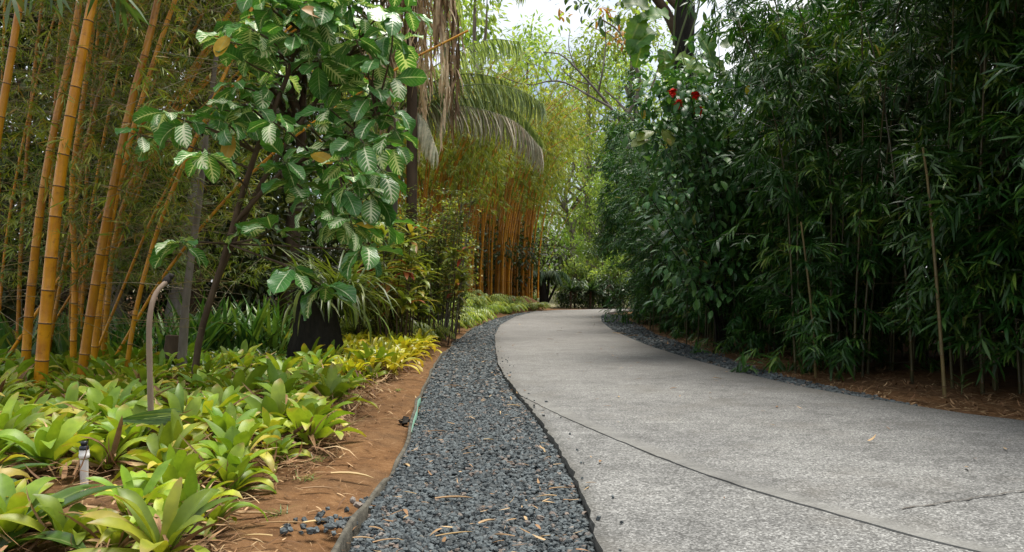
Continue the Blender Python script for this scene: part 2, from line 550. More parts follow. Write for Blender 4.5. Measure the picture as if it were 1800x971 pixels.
M['concrete'] = concrete_mat()
M['soil'] = soil_mat()
M['lava'] = lava_mat('lava_stone', (.024, .030, .032), (.098, .119, .125))
M['lava_bed'] = plain('lava_bed', (.012, .015, .016), .9, (60, (.04, .047, .05)))
M['joint'] = plain('joint_dirt', (.05, .044, .037), .95, (40, (.12, .11, .095)))
M['grit'] = plain('joint_grit', (.06, .056, .05), .95, (35, (.17, .165, .15)))
M['board'] = barkmat('weathered_board', (.035, .034, .028), (.13, .12, .095), 20, .9, 1, .4)
M['green_paint'] = plain('worn_green_paint', (.10, .30, .21), .75, (30, (.2, .3, .24)))
M['pvc'] = plain('white_pvc', (.66, .64, .62), .35)
M['black_plastic'] = plain('black_plastic', (.012, .014, .02), .35)

rng = np.random.default_rng(7)

# ------------------------------------------------------------------ ground plan (from photo pixels, on the path plane)
def line(px):
    q = np.array([G(*p) for p in px])
    return q[np.argsort(q[:, 1])]


L_CONC = line([(1058, 971), (1040, 910), (1018, 850), (985, 790), (950, 738), (917, 697), (890, 665), (876, 640), (871, 612), (870, 590), (879, 572), (905, 557), (940, 548), (985, 545)])
L_CONC = np.vstack([[[.5, -4], [.42, 0]], L_CONC, [[3.6, 31.4], [6.9, 32], [14, 33.2]]])
R_CONC = line([(1900, 757), (1800, 740), (1700, 728), (1600, 712), (1500, 696), (1400, 678), (1300, 655), (1200, 627), (1150, 612), (1110, 596), (1075, 580), (1058, 566), (1056, 556), (1070, 549.5), (1100, 546)])
R_CONC = np.vstack([[[3.9, -4], [3.4, 2]], R_CONC, [[12, 31]], [[20, 32.2]], [[26, 33.2]]])
EDGE = line([(590, 971), (640, 890), (690, 812), (714, 765), (731, 720), (744, 680), (757, 650), (775, 625), (797, 602), (830, 577), (868, 560), (915, 549.5), (948, 546.5)])
EDGE = np.vstack([[[-.95, -4], [-.68, 0]], EDGE, [[2.2, 31.4], [5, 32.6], [14, 34.2]]])
R_GRAV = line([(1600, 709), (1500, 686), (1400, 664), (1330, 645), (1290, 632), (1240, 614), (1190, 599), (1150, 586), (1125, 572), (1100, 560), (1100, 553)])
JOINT = line([(917, 697), (1000, 738), (1070, 768), (1150, 802), (1230, 832), (1320, 862), (1400, 886), (1480, 908), (1560, 931), (1640, 952), (1720, 971)])
JOINT = np.vstack([[[5, 0.2], [2.7, 1.3]], JOINT])


def X(ln, y):
    return np.interp(y, ln[:, 1], ln[:, 0])


def terrain(x, y):
    x, y = np.asarray(x, float), np.asarray(y, float)
    bank = .55 * ss(12, 21, y) * ss(.3, 1.5, X(EDGE, np.clip(y, -4, 31)) - x) * (1 - ss(36, 44, y))
    far = .95 * ss(42, 62, y)
    return bank + far


# ------------------------------------------------------------------ the setting
def build_ground():
    xs = np.concatenate([-np.geomspace(8, 400, 26)[::-1], np.linspace(-7.8, 7.8, 90), np.geomspace(8, 400, 26)])
    ys = np.concatenate([-np.geomspace(4.2, 300, 16)[::-1], np.linspace(-4, 12, 90), np.linspace(12.3, 40, 60), np.geomspace(41, 900, 36)])
    gx, gy = np.meshgrid(xs, ys)
    e = X(EDGE, np.clip(gy, -4, 34))
    rr = X(R_CONC, np.clip(gy, -4, 33))
    bump = .012 * np.sin(gx * 3.1 + gy * 1.7) * np.sin(gy * 2.3 - gx) + .008 * np.sin(gx * 9 + 2 * np.sin(gy * 4)) * np.sin(gy * 8)
    inside = (gx > e - .12) & (gx < rr + .12) & (gy < 34)
    gz = terrain(gx, gy) + np.where(inside, -.03, np.abs(bump) + .004)
    n, m = gx.shape
    i = np.arange(n - 1)[:, None] * m + np.arange(m - 1)[None]
    f = np.stack([i, i + 1, i + m + 1, i + m], -1)
    mb = MB().add(np.stack([gx, gy, gz], -1), f)
    o = mb.build('ground', M['soil'])
    tag(o, 'red brown bare soil of the garden beds and floor', None, kind='structure')


def strip(ya, lf, rt, z, wob=0.0, cols=None, skirt=.08, edge=None):
    """a paved sheet between two curves with vertical sides"""
    cols = np.linspace(0, 1, 9) if cols is None else cols
    l, r = lf(ya), rt(ya)
    x = l[:, None] + (r - l)[:, None] * cols[None]
    y = np.broadcast_to(ya[:, None], x.shape)
    z = np.full(x.shape, z) + (0 if not wob else wob * np.sin(x * 2.1 + y) * np.sin(y * 1.3))
    rr = np.zeros(x.shape)
    if edge is not None:
        rr = edge(x, y)
    xx = np.concatenate([x[:, :1], x, x[:, -1:]], 1)
    yy = np.concatenate([y[:, :1], y, y[:, -1:]], 1)
    zz = np.concatenate([z[:, :1] - skirt, z, z[:, -1:] - skirt], 1)
    rr = np.concatenate([rr[:, :1], rr, rr[:, -1:]], 1)
    n, m = xx.shape
    i = np.arange(n - 1)[:, None] * m + np.arange(m - 1)[None]
    f = np.stack([i, i + 1, i + m + 1, i + m], -1)
    return MB().add(np.stack([xx, yy, zz], -1), f, None, rr.ravel())


def build_paths():
    yj = JOINT[-1, 1]
    cols = np.array([0, .01, .02, .035, .05, .08, .2, .35, .5, .65, .8, .95, 1])
    y1 = np.linspace(.25, yj, 70)
    y2 = np.concatenate([np.linspace(yj + .02, 22, 150), np.linspace(22.1, 33.1, 120)])
    ya = np.concatenate([y1, y2])
    jag = lambda y: .006 * np.sin(y * 31) + .004 * np.sin(y * 83 + 1) + .003 * np.sin(y * 170)
    lf = lambda y: np.where(y <= yj, X(JOINT, y) + .002 + jag(y) * .5, X(L_CONC, y) + jag(y))

    def edge(x, y):
        w = np.abs(x - lf(y[:, :1]))
        right = np.abs(X(R_CONC, y[:, :1]) - x)
        return np.where(y <= yj + .4, 1 - ss(.06, .13, w), -.8 * (1 - ss(.0, .16, w))) - .9 * (1 - ss(0, .3, right))
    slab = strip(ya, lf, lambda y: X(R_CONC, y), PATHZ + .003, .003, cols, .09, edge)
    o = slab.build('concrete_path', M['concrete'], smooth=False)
    tag(o, 'grey exposed aggregate concrete path curving away between the plantings', None, kind='structure')
    yb = np.linspace(-3.5, yj - .03, 110)
    ap = strip(yb, lambda y: X(L_CONC, y) + jag(y), lambda y: np.where(y < .25, 5.0, X(JOINT, y) - .002 + jag(y) * .6), PATHZ - .002, .002, np.array([0, .02, .05, .1, .3, .5, .7, .9, .95, .98, 1]), .09, lambda x, y: -.9 * (1 - ss(0, .07, np.abs(x - X(L_CONC, y[:, :1])))))
    o = ap.build('concrete_apron', M['concrete'], smooth=False)
    tag(o, 'lower concrete slab joining the path along a dark joint', None, kind='structure')
    # packed grit in the curved joint
    yq = np.linspace(.3, yj - .02, 160)
    jz = np.full(160, PATHZ - .0026) + .0008 * np.sin(yq * 57)
    xq = X(JOINT, yq)
    v = np.concatenate([np.stack([xq - .016, yq, jz], -1), np.stack([xq + .016, yq, jz], -1)])
    i = np.arange(159)
    o = MB().add(v, np.stack([i, i + 160, i + 161, i + 1], -1)).build('path_joint', M['grit'])
    tag(o, 'curved gritty joint between the path and the lower slab', None, kind='structure')
    # second joint across the slab
    a, b = np.array(G(1590, 897)), np.array(G(1800, 865))
    t = np.linspace(-.03, 2.4, 60)
    c = a[None] + (b - a)[None] * t[:, None]
    c[:, 1] += .006 * np.sin(t * 23) + .004 * np.sin(t * 71)
    wv = .0045 + .002 * np.sin(t * 40)
    v = np.concatenate([np.stack([c[:, 0], c[:, 1] - wv, np.full(60, PATHZ + .0075)], -1), np.stack([c[:, 0], c[:, 1] + wv, np.full(60, PATHZ + .0075)], -1)])
    i = np.arange(59)
    o = MB().add(v, np.stack([i, i + 1, i + 61, i + 60], -1)).build('path_joint', M['joint'])
    tag(o, 'dark dirt filled joint across the concrete path', None, kind='structure')
    # gravel beds
    yg = np.concatenate([np.linspace(-3, 22, 120), np.linspace(22.2, 33, 80)])
    o = strip(yg, lambda y: X(EDGE, y) + .012, lambda y: X(L_CONC, y) + .03, .006, 0, None, .05).build('gravel_bed', M['lava_bed'])
    tag(o, 'dark gravel bed between edging board and concrete path', None, kind='structure')
    y0, y1_ = R_GRAV[0, 1], R_GRAV[-1, 1]
    yr = np.linspace(y0, y1_, 90)
    o = strip(yr, lambda y: X(R_CONC, y) - .03, lambda y: np.maximum(X(R_GRAV, y), X(R_CONC, y)) + .02, .006, 0, None, .05).build('gravel_bed', M['lava_bed'])
    tag(o, 'narrow dark gravel verge between concrete path and bamboo hedge', None, kind='structure')


def stones(mb, x, y, z, size, rng, fine=False):
    n = len(x)
    if fine:
        g = np.array([(i, j, k) for i in (-1, 0, 1) for j in (-1, 0, 1) for k in (-1, 0, 1) if (i, j, k) != (0, 0, 0)], float)
        ix = {tuple(int(w) for w in q): n_ for n_, q in enumerate(g)}
        fq = []
        for ax in range(3):
            for sg in (-1, 1):
                for u in (-1, 0):
                    for w in (-1, 0):
                        q = []
                        for du, dw in ((0, 0), (1, 0), (1, 1), (0, 1)):
                            co_ = [0, 0, 0]
                            co_[ax], co_[(ax + 1) % 3], co_[(ax + 2) % 3] = sg, u + du, w + dw
                            q.append(ix[tuple(co_)])
                        fq.append(q if sg > 0 else q[::-1])
        c, f1, nv = norm(g) * .56, np.array(fq), 26
        v = c[None] * rng.uniform(.75, 1.2, (n, 1, 3)) * rng.uniform(.68, 1.25, (n, nv, 1)) + rng.uniform(-.11, .11, (n, nv, 3))
    else:
        c = np.array([[-1, -1, -1], [1, -1, -1], [1, 1, -1], [-1, 1, -1], [-1, -1, 1], [1, -1, 1], [1, 1, 1], [-1, 1, 1]], float) * .5
        f1, nv = np.array([[0, 3, 2, 1], [4, 5, 6, 7], [0, 1, 5, 4], [1, 2, 6, 5], [2, 3, 7, 6], [3, 0, 4, 7]]), 8
        v = c[None] * rng.uniform(.7, 1.2, (n, 1, 3)) + rng.uniform(-.2, .2, (n, 8, 3))
    a, b = rng.uniform(0, 6.28, n), rng.normal(0, .7, n)
    ca, sa, cb, sb = np.cos(a), np.sin(a), np.cos(b), np.sin(b)
    Z = np.zeros(n)
    Rz = np.stack([np.stack([ca, -sa, Z], -1), np.stack([sa, ca, Z], -1), np.stack([Z, Z, Z + 1], -1)], 1)
    Rx = np.stack([np.stack([Z + 1, Z, Z], -1), np.stack([Z, cb, -sb], -1), np.stack([Z, sb, cb], -1)], 1)
    v = np.einsum('nij,njk,nvk->nvi', Rz, Rx, v) * size[:, None, None] * np.array([1, 1, .8])
    v += np.stack([x, y, z], -1)[:, None]
    f = (np.arange(n)[:, None, None] * nv + f1[None]).reshape(-1, 4)
    mb.add(v.reshape(-1, 3), f, None, np.repeat(rng.random(n), nv))


def build_gravel():
    r = np.random.default_rng(3)
    mb = MB()
    for ya, yb, n, s0, s1 in ((2.0, 3.4, 8200, .012, .030), (3.4, 6, 12000, .013, .031), (6, 12, 13000, .018, .036), (12, 30.5, 15000, .03, .055)):
        y = ya + (yb - ya) * r.random(n)
        t = r.random(n)
        l, rt = X(EDGE, y) + .022, X(L_CONC, y) - .012 - .04 * np.exp(-((y - 6.35) / .45) ** 2)
        x = l + (rt - l) * t
        s = s0 + (s1 - s0) * r.beta(1.3, 2.2, n)
        stones(mb, x, y, .002 + r.random(n) * .02, s, r, yb < 7)
    # crumbs kicked onto the edge of the slab
    n = 34
    y = 2.4 + 9 * r.random(n)
    stones(mb, X(L_CONC, y) + .02 + .12 * r.random(n) ** 2, y, np.full(n, PATHZ + .006), r.uniform(.006, .014, n), r)
    # a few that spilled over a low gap of the edging onto the soil
    n = 70
    p = np.array([G(600, 900), G(560, 905), G(650, 870)])
    k = r.integers(0, 3, n)
    x, y = p[k, 0] + r.normal(0, .05, n), p[k, 1] + r.normal(0, .06, n)
    stones(mb, x, y, np.full(n, .022), r.uniform(.014, .03, n), r, True)
    tag(mb.build('lava_gravel', M['lava'], smooth=False), 'blue grey crushed lava gravel filling the strip beside the path', None, kind='stuff')
    mb = MB()
    n = 9000
    y = R_GRAV[0, 1] + (R_GRAV[-1, 1] - R_GRAV[0, 1]) * r.random(n) ** 1.5
    l, rt = X(R_CONC, y), np.maximum(X(R_GRAV, y), X(R_CONC, y) + .01)
    x = l + (rt - l) * r.random(n) + r.normal(0, .03, n) * (r.random(n) < .3)
    x = np.maximum(x, l + .012)
    stones(mb, x, y, .012 + r.random(n) * .022, np.clip(.016 + y * .0012, 0, .045) * r.uniform(.7, 1.3, n), r)
    tag(mb.build('lava_gravel', M['lava'], smooth=False), 'dark lava gravel along the hedge side of the path', None, kind='stuff')


def build_edging():
    y = np.concatenate([np.linspace(.5, 12, 160), np.linspace(12.2, 29.5, 110)])
    x = X(EDGE, y)
    x = x + .012 * np.sin(y * 1.9) + .005 * np.sin(y * 6.3)
    h = .046 + .010 * np.sin(y * 2.7) + .005 * np.sin(y * 9)
    h = h + .008 * np.exp(-((y - 5.2) / .8) ** 4)
    h = h - .045 * np.exp(-((y - 3.62) / .16) ** 2) - .02 * np.exp(-((y - 3.0) / .15) ** 2)
    w = .019
    prof = lambda dx, z: np.stack([x + dx, y, z], -1)
    rings = np.stack([prof(-w / 2, y * 0 - .04), prof(-w / 2, h - .004), prof(-w / 2 + .004, h), prof(w / 2 - .004, h - .002), prof(w / 2, h - .006), prof(w / 2, y * 0 - .04)], 1)
    n, m = rings.shape[:2]
    i = np.arange(n - 1)[:, None] * m + np.arange(m - 1)[None]
    f = np.stack([i, i + m, i + m + 1, i + 1], -1)
    t = thing('edging_board', 'weathered grey timber edging board between soil strip and lava gravel', 'edging', (X(EDGE, 4), 4, 0))
    o = MB().add(rings.reshape(-1, 3) - np.array([X(EDGE, 4), 4, 0]), f).build('board', M['board'], t)
    k = (y > 4.55) & (y < 6.0)
    yy, xx, hh = y[k], x[k], h[k]
    mb = MB()
    a = np.stack([xx + w / 2 + .003, yy, yy * 0 - .01], -1)
    b = np.stack([xx + w / 2 + .003, yy, hh - .012 + .004 * np.sin(yy * 30)], -1)
    c = np.stack([xx + w / 2 - .003, yy, hh - .011], -1)
    v = np.stack([a, b, c], 1)
    i = np.arange(len(yy) - 1)[:, None] * 3 + np.arange(2)[None]
    mb.add(v.reshape(-1, 3) - np.array([X(EDGE, 4), 4, 0]), np.stack([i, i + 3, i + 4, i + 1], -1))
    g = mb.build('painted_strip', M['green_paint'], t)
    g['label'] = 'strip of worn green paint on the gravel side of the board'


build_ground()
build_paths()
build_gravel()
build_edging()


# ------------------------------------------------------------------ bamboo
def culm_tube(mb, pts, r0, r1, step, n=8, node=1, jitter=None, ring=.06):
    """a bamboo stem: straight internodes with a swollen dark ring at each node"""
    pts = np.asarray(pts, float)
    seg = np.linalg.norm(np.diff(pts, axis=0), axis=1)
    ln = np.concatenate([[0], np.cumsum(seg)])
    T = ln[-1]
    nodes = np.arange(step * .4, T - step * .3, step)
    if jitter is not None:
        nodes = nodes + jitter.uniform(-.12, .12, len(nodes)) * step
    hw = max(.5 * r0 * .22, .004)
    st, rr, bd = [0.0], [1.0], []
    for q in nodes:
        st += [q - hw * 2.2, q - hw, q, q + hw, q + hw * 3]
        rr += [1.0, 1 + ring, 1 + ring * 2.4, 1 + ring * .4, 1.0]
        bd += [0, 0, node, node, 0]
    st.append(T)
    rr.append(1.0)
    bd.append(0)
    st, rr = np.array(st), np.array(rr)
    p = np.stack([np.interp(st, ln, pts[:, k]) for k in range(3)], -1)
    rad = (r0 + (r1 - r0) * st / T) * rr
    mb.tube(p, rad, n, band=bd)


def sprays(mb, pos, axis, rng, nl=(8, 12), L=(.12, .2), W=.11, droop=(.1, .7), spread=1.0, mat=0, tmpl=LANCE, sprayr=None, gap=.018):
    """fans of narrow leaves at branchlet tips"""
    S_ = len(pos)
    axis = norm(axis)
    k = nl[1]
    keep = np.arange(k)[None] < rng.integers(nl[0], nl[1] + 1, S_)[:, None]
    sid = norm(np.cross(axis, np.array([0, 0, 1.0])) + 1e-4)
    upv = np.cross(sid, axis)
    sgn = np.where(np.arange(k) % 2 == 0, 1.0, -1.0)
    ang = sgn[None] * rng.uniform(.12, 1.0, (S_, k)) * spread
    lift = rng.normal(-.12, .32, (S_, k))
    d = np.cos(ang)[..., None] * axis[:, None] + np.sin(ang)[..., None] * sid[:, None] + lift[..., None] * upv[:, None]
    base = pos[:, None] + axis[:, None] * ((np.arange(k) - k * .5) * gap)[None, :, None]
    sr = rng.random(S_) if sprayr is None else sprayr
    r = np.clip(sr[:, None] * .55 + rng.random((S_, k)) * .45, 0, 1)
    d, base, r = d[keep], base[keep], r[keep]
    n = len(d)
    l = rng.uniform(*L, n)
    leaves(mb, base, d, (0, 0, 1), l, l * W * rng.uniform(.8, 1.25, n), rng.uniform(*droop, n), tmpl, rng, mat, .3, r, 1.3, rng.normal(0, .5, n))


def hedge_clump(seed, H, nculm, spread, nsp, tmin=.16):
    r = np.random.default_rng(seed)
    culms, fol = [], MB()
    P_, A_, R_ = [], [], []
    for c in range(nculm):
        a = r.uniform(0, 6.28)
        rad = spread * .42 * math.sqrt(r.random())
        b = np.array([rad * math.cos(a), rad * math.sin(a), -.03])
        out = np.array([math.cos(a + r.normal(0, .5)), math.sin(a + r.normal(0, .5)), 0])
        h = H * r.uniform(.72, 1.05)
        lean = h * r.uniform(.05, .2)
        t = np.linspace(0, 1, 14)
        p = b + out * (lean * t ** 2.3)[:, None] + np.array([0, 0, 1]) * (h * t * (1 - .08 * t ** 3))[:, None]
        p[:, :2] += np.stack([.03 * np.sin(t * 7 + a), .03 * np.cos(t * 6 + a)], -1)
        mb = MB()
        culm_tube(mb, p, r.uniform(.010, .017), .004, .3, 6, 1, r)
        culms.append(mb)
        nb = int(nsp * r.uniform(.75, 1.25))
        tt = tmin + (1 - tmin) * r.random(nb) ** .9
        q = np.stack([np.interp(tt, t, p[:, k]) for k in range(3)], -1)
        az = r.uniform(0, 6.28, nb)
        o = norm(np.stack([np.cos(az), np.sin(az), np.zeros(nb)], -1) + out * .35)
        ln = r.uniform(.25, .85, nb) * (1 - .3 * tt)
        e = q + o * ln[:, None] + np.array([0, 0, 1]) * (r.normal(.06, .12, nb))[:, None]
        for k in range(nb):
            fol.tube(np.array([q[k], .5 * (q[k] + e[k]) + [0, 0, .05], e[k]]), [.0035, .0025, .0015], 4, mat=1, cap=False)
            m = r.integers(5, 11)
            u = r.uniform(.35, 1.08, m)[:, None]
            P_.append(q[k] + (e[k] - q[k]) * u + r.normal(0, .07, (m, 3)) - np.array([0, 0, .04]))
            A_.append(o[k] + r.normal(0, .45, (m, 3)) + np.array([0, 0, 1]) * r.uniform(-1.1, .05, m)[:, None])
            R_.append(np.clip((r.random() * .6 if r.random() < .8 else .7) + r.random(m) * .4, 0, 1.5))
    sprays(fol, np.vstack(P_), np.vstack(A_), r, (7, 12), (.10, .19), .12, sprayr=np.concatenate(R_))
    return culms, fol


def build_hedge():
    protos = []
    for k, (H, nc, sp, ns) in enumerate(((5.2, 15, 1.4, 18), (4.8, 16, 1.5, 19), (5.5, 14, 1.3, 19))):
        cul, fol = hedge_clump(40 + k, H, nc, sp, ns, (.11, .02, .08)[k])
        t = thing('bamboo_clump', 'x', 'bamboo', group='dark green bamboo clumps of the hedge')
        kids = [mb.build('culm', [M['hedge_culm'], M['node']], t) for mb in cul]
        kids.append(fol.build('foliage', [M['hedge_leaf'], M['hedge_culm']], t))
        reg(t, kids)
        protos.append(t)
    front = [(5.0, 3.6), (4.55, 4.7), (4.15, 5.8), (3.95, 6.9), (3.75, 8.0), (3.55, 9.1), (3.4, 10.3), (3.3, 11.6), (3.25, 12.9), (3.25, 14.2), (3.3, 15.6), (3.45, 17.0), (3.6, 18.5), (3.85, 20.2), (4.2, 22.0), (4.7, 24.0), (5.4, 25.8), (6.4, 27.2)]
    hs = [1.12, 1.1, 1.08, 1.05, 1.0, .98, .92, .86, .84, .84, .86, .92, .98, 1.05, 1.12, 1.2, 1.2, 1.2]
    used = set()
    r = np.random.default_rng(5)

    def place(x, y, s, lab, k):
        p = protos[k]
        if k not in used:
            used.add(k)
            p.location, p.rotation_euler, p.scale = (x, y, 0), (0, 0, r.uniform(0, 6)), (s,) * 3
            p['label'] = lab
        else:
            copy_tree(p, lab, (x, y, 0), r.uniform(0, 6), s)
    look = ['dense dark green', 'dark green leafy', 'tall dark green']
    for i, (x, y) in enumerate(front):
        x, y = x + (.0, -.22, .28, .1, -.3, .2)[i % 6], y + r.normal(0, .08)
        place(x, y, hs[i] * (1, .9, 1.08, .95, 1.0)[i % 5], f'{look[i % 3]} bamboo clump in the front row of the hedge, {ordinal(i)} up the path', (i % 3 if i < 6 else (1, 2, 1)[i % 3]))
    back = [(6.5, 3.8), (6.1, 5.2), (5.7, 6.6), (5.4, 8.0), (5.1, 9.4), (4.9, 10.8), (4.75, 12.3), (4.7, 13.8), (4.75, 15.4), (4.9, 17.1), (5.1, 18.9), (5.5, 20.8), (6.0, 23)]
    for i, (x, y) in enumerate(back):
        place(x, y, hs[i] * (1.1 if i < 5 else 1.05), f'shaded dark bamboo clump in the back row of the hedge, {ordinal(i)} up the path', (i + 1) % 3)
    # two leaning bare canes standing free in front of the hedge
    for (pts, rad, lab) in (([(1434, 655, 7.55), (1428, 560, 7.5), (1418, 470, 7.45), (1408, 390, 7.4)], .014, 'bare tan bamboo cane standing free at the hedge foot'),
                            ([(1661, 694, 6.1), (1654, 600, 6.1), (1645, 480, 6.1), (1632, 330, 6.1), (1622, 260, 6.05)], .015, 'tall tan bamboo cane with yellowish nodes at the hedge front')):
        p = curve([P(*q) for q in pts], 12)
        p[0, 2] = -.02
        mb = MB()
        culm_tube(mb, p - p[0], rad, rad * .6, .28, 8, 1, r)
        t = thing('bamboo_cane', lab, 'bamboo', p[0])
        mb.build('culm', [M['cane_culm'], M['node']], t)
        fol = MB()
        q = p[3:] - p[0]
        n = 16
        idx = r.integers(0, len(q), n)
        az = r.uniform(3.2, 6.2, n)
        o = np.stack([np.cos(az), np.sin(az), r.uniform(-.6, .1, n)], -1)
        sprays(fol, q[idx] + o * .18, o, r, (7, 11), (.11, .18), .12)
        fol.build('foliage', [M['hedge_leaf'], M['hedge_culm']], t)
    # small young shoot with pale leaves at the hedge foot
    x, y = G(1690, 696, 0)
    mb = MB()
    a = np.linspace(0, 5, 6)
    leaves(mb, np.stack([a * 0, a * 0, .05 + a * .018], -1), np.stack([np.cos(a * 2.4), np.sin(a * 2.4), np.full(6, .9)], -1), (0, 0, 1), .14, .03, .5, LANCE, r)
    mb.tube([[0, 0, -.01], [.01, 0, .15]], .004, 6, 1)
    t = thing('bamboo_shoot', 'small young bamboo shoot with pale green leaves at the hedge foot', 'bamboo', (x, y, 0))
    mb.build('foliage', [M['hedge_leaf_light'], M['green_stem']], t)


build_hedge()


def at_(b, u):
    return (b[0] + (b[1] - b[0]) * u - 900) / F * 6.6


def build_gold_bamboo():
    r = np.random.default_rng(11)
    base0 = P(110, 700, 6.2)
    base0[2] = 0

    def clump(name, label, defs, extra_sprays, twn, box):
        t = thing(name, label, 'bamboo', base0, group='giant golden bamboo clumps')
        for pts, w, stp in defs:
            d0 = pts[0][2]
            p = curve([P(*q) for q in pts], 14)
            # carry the stem on down into the ground
            dirn = p[0] - p[1]
            k = (p[0, 2] + .03) / max(1e-3, -dirn[2]) if p[0, 2] > 0 else 0
            if k > 0:
                p = np.vstack([p[0] + dirn * k, p])
            dv = norm(p[-1] - p[-2])          # on up to the leafy tip, bowing outward
            ext = [p[-1]]
            for q_ in range(6 if dv[2] > .86 and w > 14 else 1):
                dv = norm(dv + np.array([.05, .02, -.09]))
                ext.append(ext[-1] + dv * .62)
            p = np.vstack([p, ext[1:]])
            rad = w * d0 / F / 2 * .74
            mb = MB()
            culm_tube(mb, p - base0, rad, rad * (.3 if len(p) > 18 else .6), stp, 12 if w > 14 else 8, 1, r, .05)
            mb.build('culm', [M['gold_culm'], M['node']], t)
        # thin wiry side branches
        tw = MB()
        for _ in range(twn):
            x0, y0, d0 = r.uniform(*box[0]), r.uniform(*box[1]), r.uniform(*box[2])
            a = r.normal(0, .55) + (0 if r.random() < .6 else r.uniform(-1.4, 1.4))
            ln = r.uniform(90, 420) * (1 if r.random() < .5 else .5)
            s = 1 if r.random() < .65 else -1
            s = -1 if x0 + ln > 480 else s
            x1, y1 = x0 + s * ln * math.cos(a), y0 - ln * math.sin(a) * .6
            sag = r.uniform(0, .06) * ln
            p = curve([P(x0, y0, d0), P((x0 + x1) / 2, (y0 + y1) / 2 - sag, d0 + r.normal(0, .15)), P(x1, y1 + sag * .5, d0 + r.normal(0, .3))], 8)
            rd = r.uniform(.0012, .0032)
            tw.tube(p - base0, np.linspace(rd, rd * .5, 8), 4, mat=0 if r.random() < .86 else 1, cap=False)
            for q in p[2::2]:          # side twiglets
                e = q + norm(r.normal(0, 1, 3)) * r.uniform(.06, .25)
                tw.tube([q - base0, e - base0], [.0012, .0006], 4, mat=0 if r.random() < .6 else 1, cap=False)
        tw.build('twigs', [M['gold_twig'], M['grey_twig']], t)
        fol = MB()
        n = extra_sprays
        px, py, d = r.uniform(*box[0], n), -140 + 640 * r.random(n) ** .9, box[2][0] + .5 + (box[2][1] - box[2][0] + 1.2) * r.random(n) ** .8
        pos = np.stack([(px - 900) / F * d, d, CAMZ - (py - HZ) / F * d], -1) - base0
        az = r.uniform(0, 6.28, n)
        ax = np.stack([np.cos(az), np.sin(az), r.uniform(-.9, .1, n)], -1)
        # unseen leafy tops above the view, added to shade the culms
        m = 1500
        top = np.stack([at_((box[0][0], min(box[0][1], 300)), r.random(m)) + r.normal(0, .5, m), r.uniform(4.6, 9.5, m), 4.3 + 3.2 * r.random(m)], -1) - base0
        az2 = r.uniform(0, 6.28, m)
        pos, ax = np.vstack([pos, top]), np.vstack([ax, np.stack([np.cos(az2), np.sin(az2), r.uniform(-1, 0, m)], -1)])
        # brighter green sprays hanging between and before the culms
        m2 = 420
        px, py, d = r.uniform(*box[0], m2), r.uniform(-120, 420, m2), r.uniform(box[2][0] - .4, box[2][0] + 1.2, m2)
        az3 = r.uniform(0, 6.28, m2)
        fp = np.stack([(px - 900) / F * d, d, CAMZ - (py - HZ) / F * d], -1) - base0
        sprays(fol, fp, np.stack([np.cos(az3), np.sin(az3), r.uniform(-.9, .1, m2)], -1), r, (5, 9), (.06, .12), .1, sprayr=.75 + .5 * r.random(m2))
        big_ = np.concatenate([np.zeros(n), np.ones(m)]) > 0
        sprays(fol, pos[~big_], ax[~big_], r, (6, 11), (.05, .12), .1)
        sprays(fol, pos[big_], ax[big_], r, (8, 12), (.14, .24), .12)
        fol.build('foliage', [M['gold_leaf']], t)
        return t

    near = [([(70, 690, 6.0), (80, 560, 6.0), (103, 330, 6.02), (130, 170, 6.05), (163, 0, 6.1), (190, -140, 6.15)], 30, .26),
            ([(42, 690, 6.6), (52, 540, 6.6), (72, 360, 6.6), (97, 220, 6.65), (125, 90, 6.7), (150, -60, 6.8)], 21, .27),
            ([(-75, 690, 5.6), (-40, 480, 5.6), (-6, 250, 5.6), (20, 100, 5.6), (45, -60, 5.6)], 22, .25)]
    for _ in range(7):
        x0 = r.uniform(-30, 140)
        d = r.uniform(8.2, 10)
        k = r.uniform(.0, .28)
        near.append(([(x0, 640, d), (x0 + k * 130, 400, d), (x0 + k * 420, 150, d), (x0 + k * 820, -80, d)], r.uniform(7, 11), .3))
    clump('golden_bamboo', 'giant golden bamboo clump with thick orange yellow culms and dark rings', near, 2400, 300, ((-60, 330), (-60, 600), (6.1, 9.0)))
    lean = [([(140, 690, 6.4), (152, 600, 6.4), (176, 450, 6.4), (205, 300, 6.4), (236, 160, 6.45), (262, 70, 6.5), (290, -60, 6.6)], 23, .27),
            ([(160, 680, 6.9), (172, 560, 6.9), (186, 440, 6.9), (208, 330, 6.9), (245, 190, 7.0), (290, 50, 7.1), (330, -60, 7.2)], 16, .27),
            ([(222, 650, 6.9), (240, 540, 6.9), (272, 420, 6.9), (305, 330, 6.9), (350, 230, 7.0), (400, 120, 7.2), (440, 20, 7.4)], 12, .27),
            ([(180, 640, 7.8), (200, 430, 7.8), (232, 320, 7.8), (280, 230, 7.9), (340, 160, 8)], 14, .3),
            ([(128, 640, 7.4), (132, 470, 7.4), (126, 330, 7.4), (150, 150, 7.4), (175, -40, 7.4)], 15, .3)]
    for _ in range(7):                       # thin stems fanning out towards the path
        x0, y0, d = r.uniform(120, 250), r.uniform(360, 640), r.uniform(6.8, 8.6)
        k, h_ = r.uniform(.25, 1.1), r.uniform(300, 620)
        lean.append(([(x0, y0, d), (x0 + k * h_ * .22, y0 - h_ * .35, d), (x0 + k * h_ * .55, y0 - h_ * .7, d + .1), (x0 + k * h_, y0 - h_, d + .2)], r.uniform(5, 10), .28))
    for _ in range(6):
        x0 = r.uniform(110, 240)
        d = r.uniform(8.2, 10)
        k = r.uniform(.05, .45)
        lean.append(([(x0, 640, d), (x0 + k * 120, 440, d), (x0 + k * 380, 200, d), (x0 + k * 760, -60, d)], r.uniform(6, 10), .3))
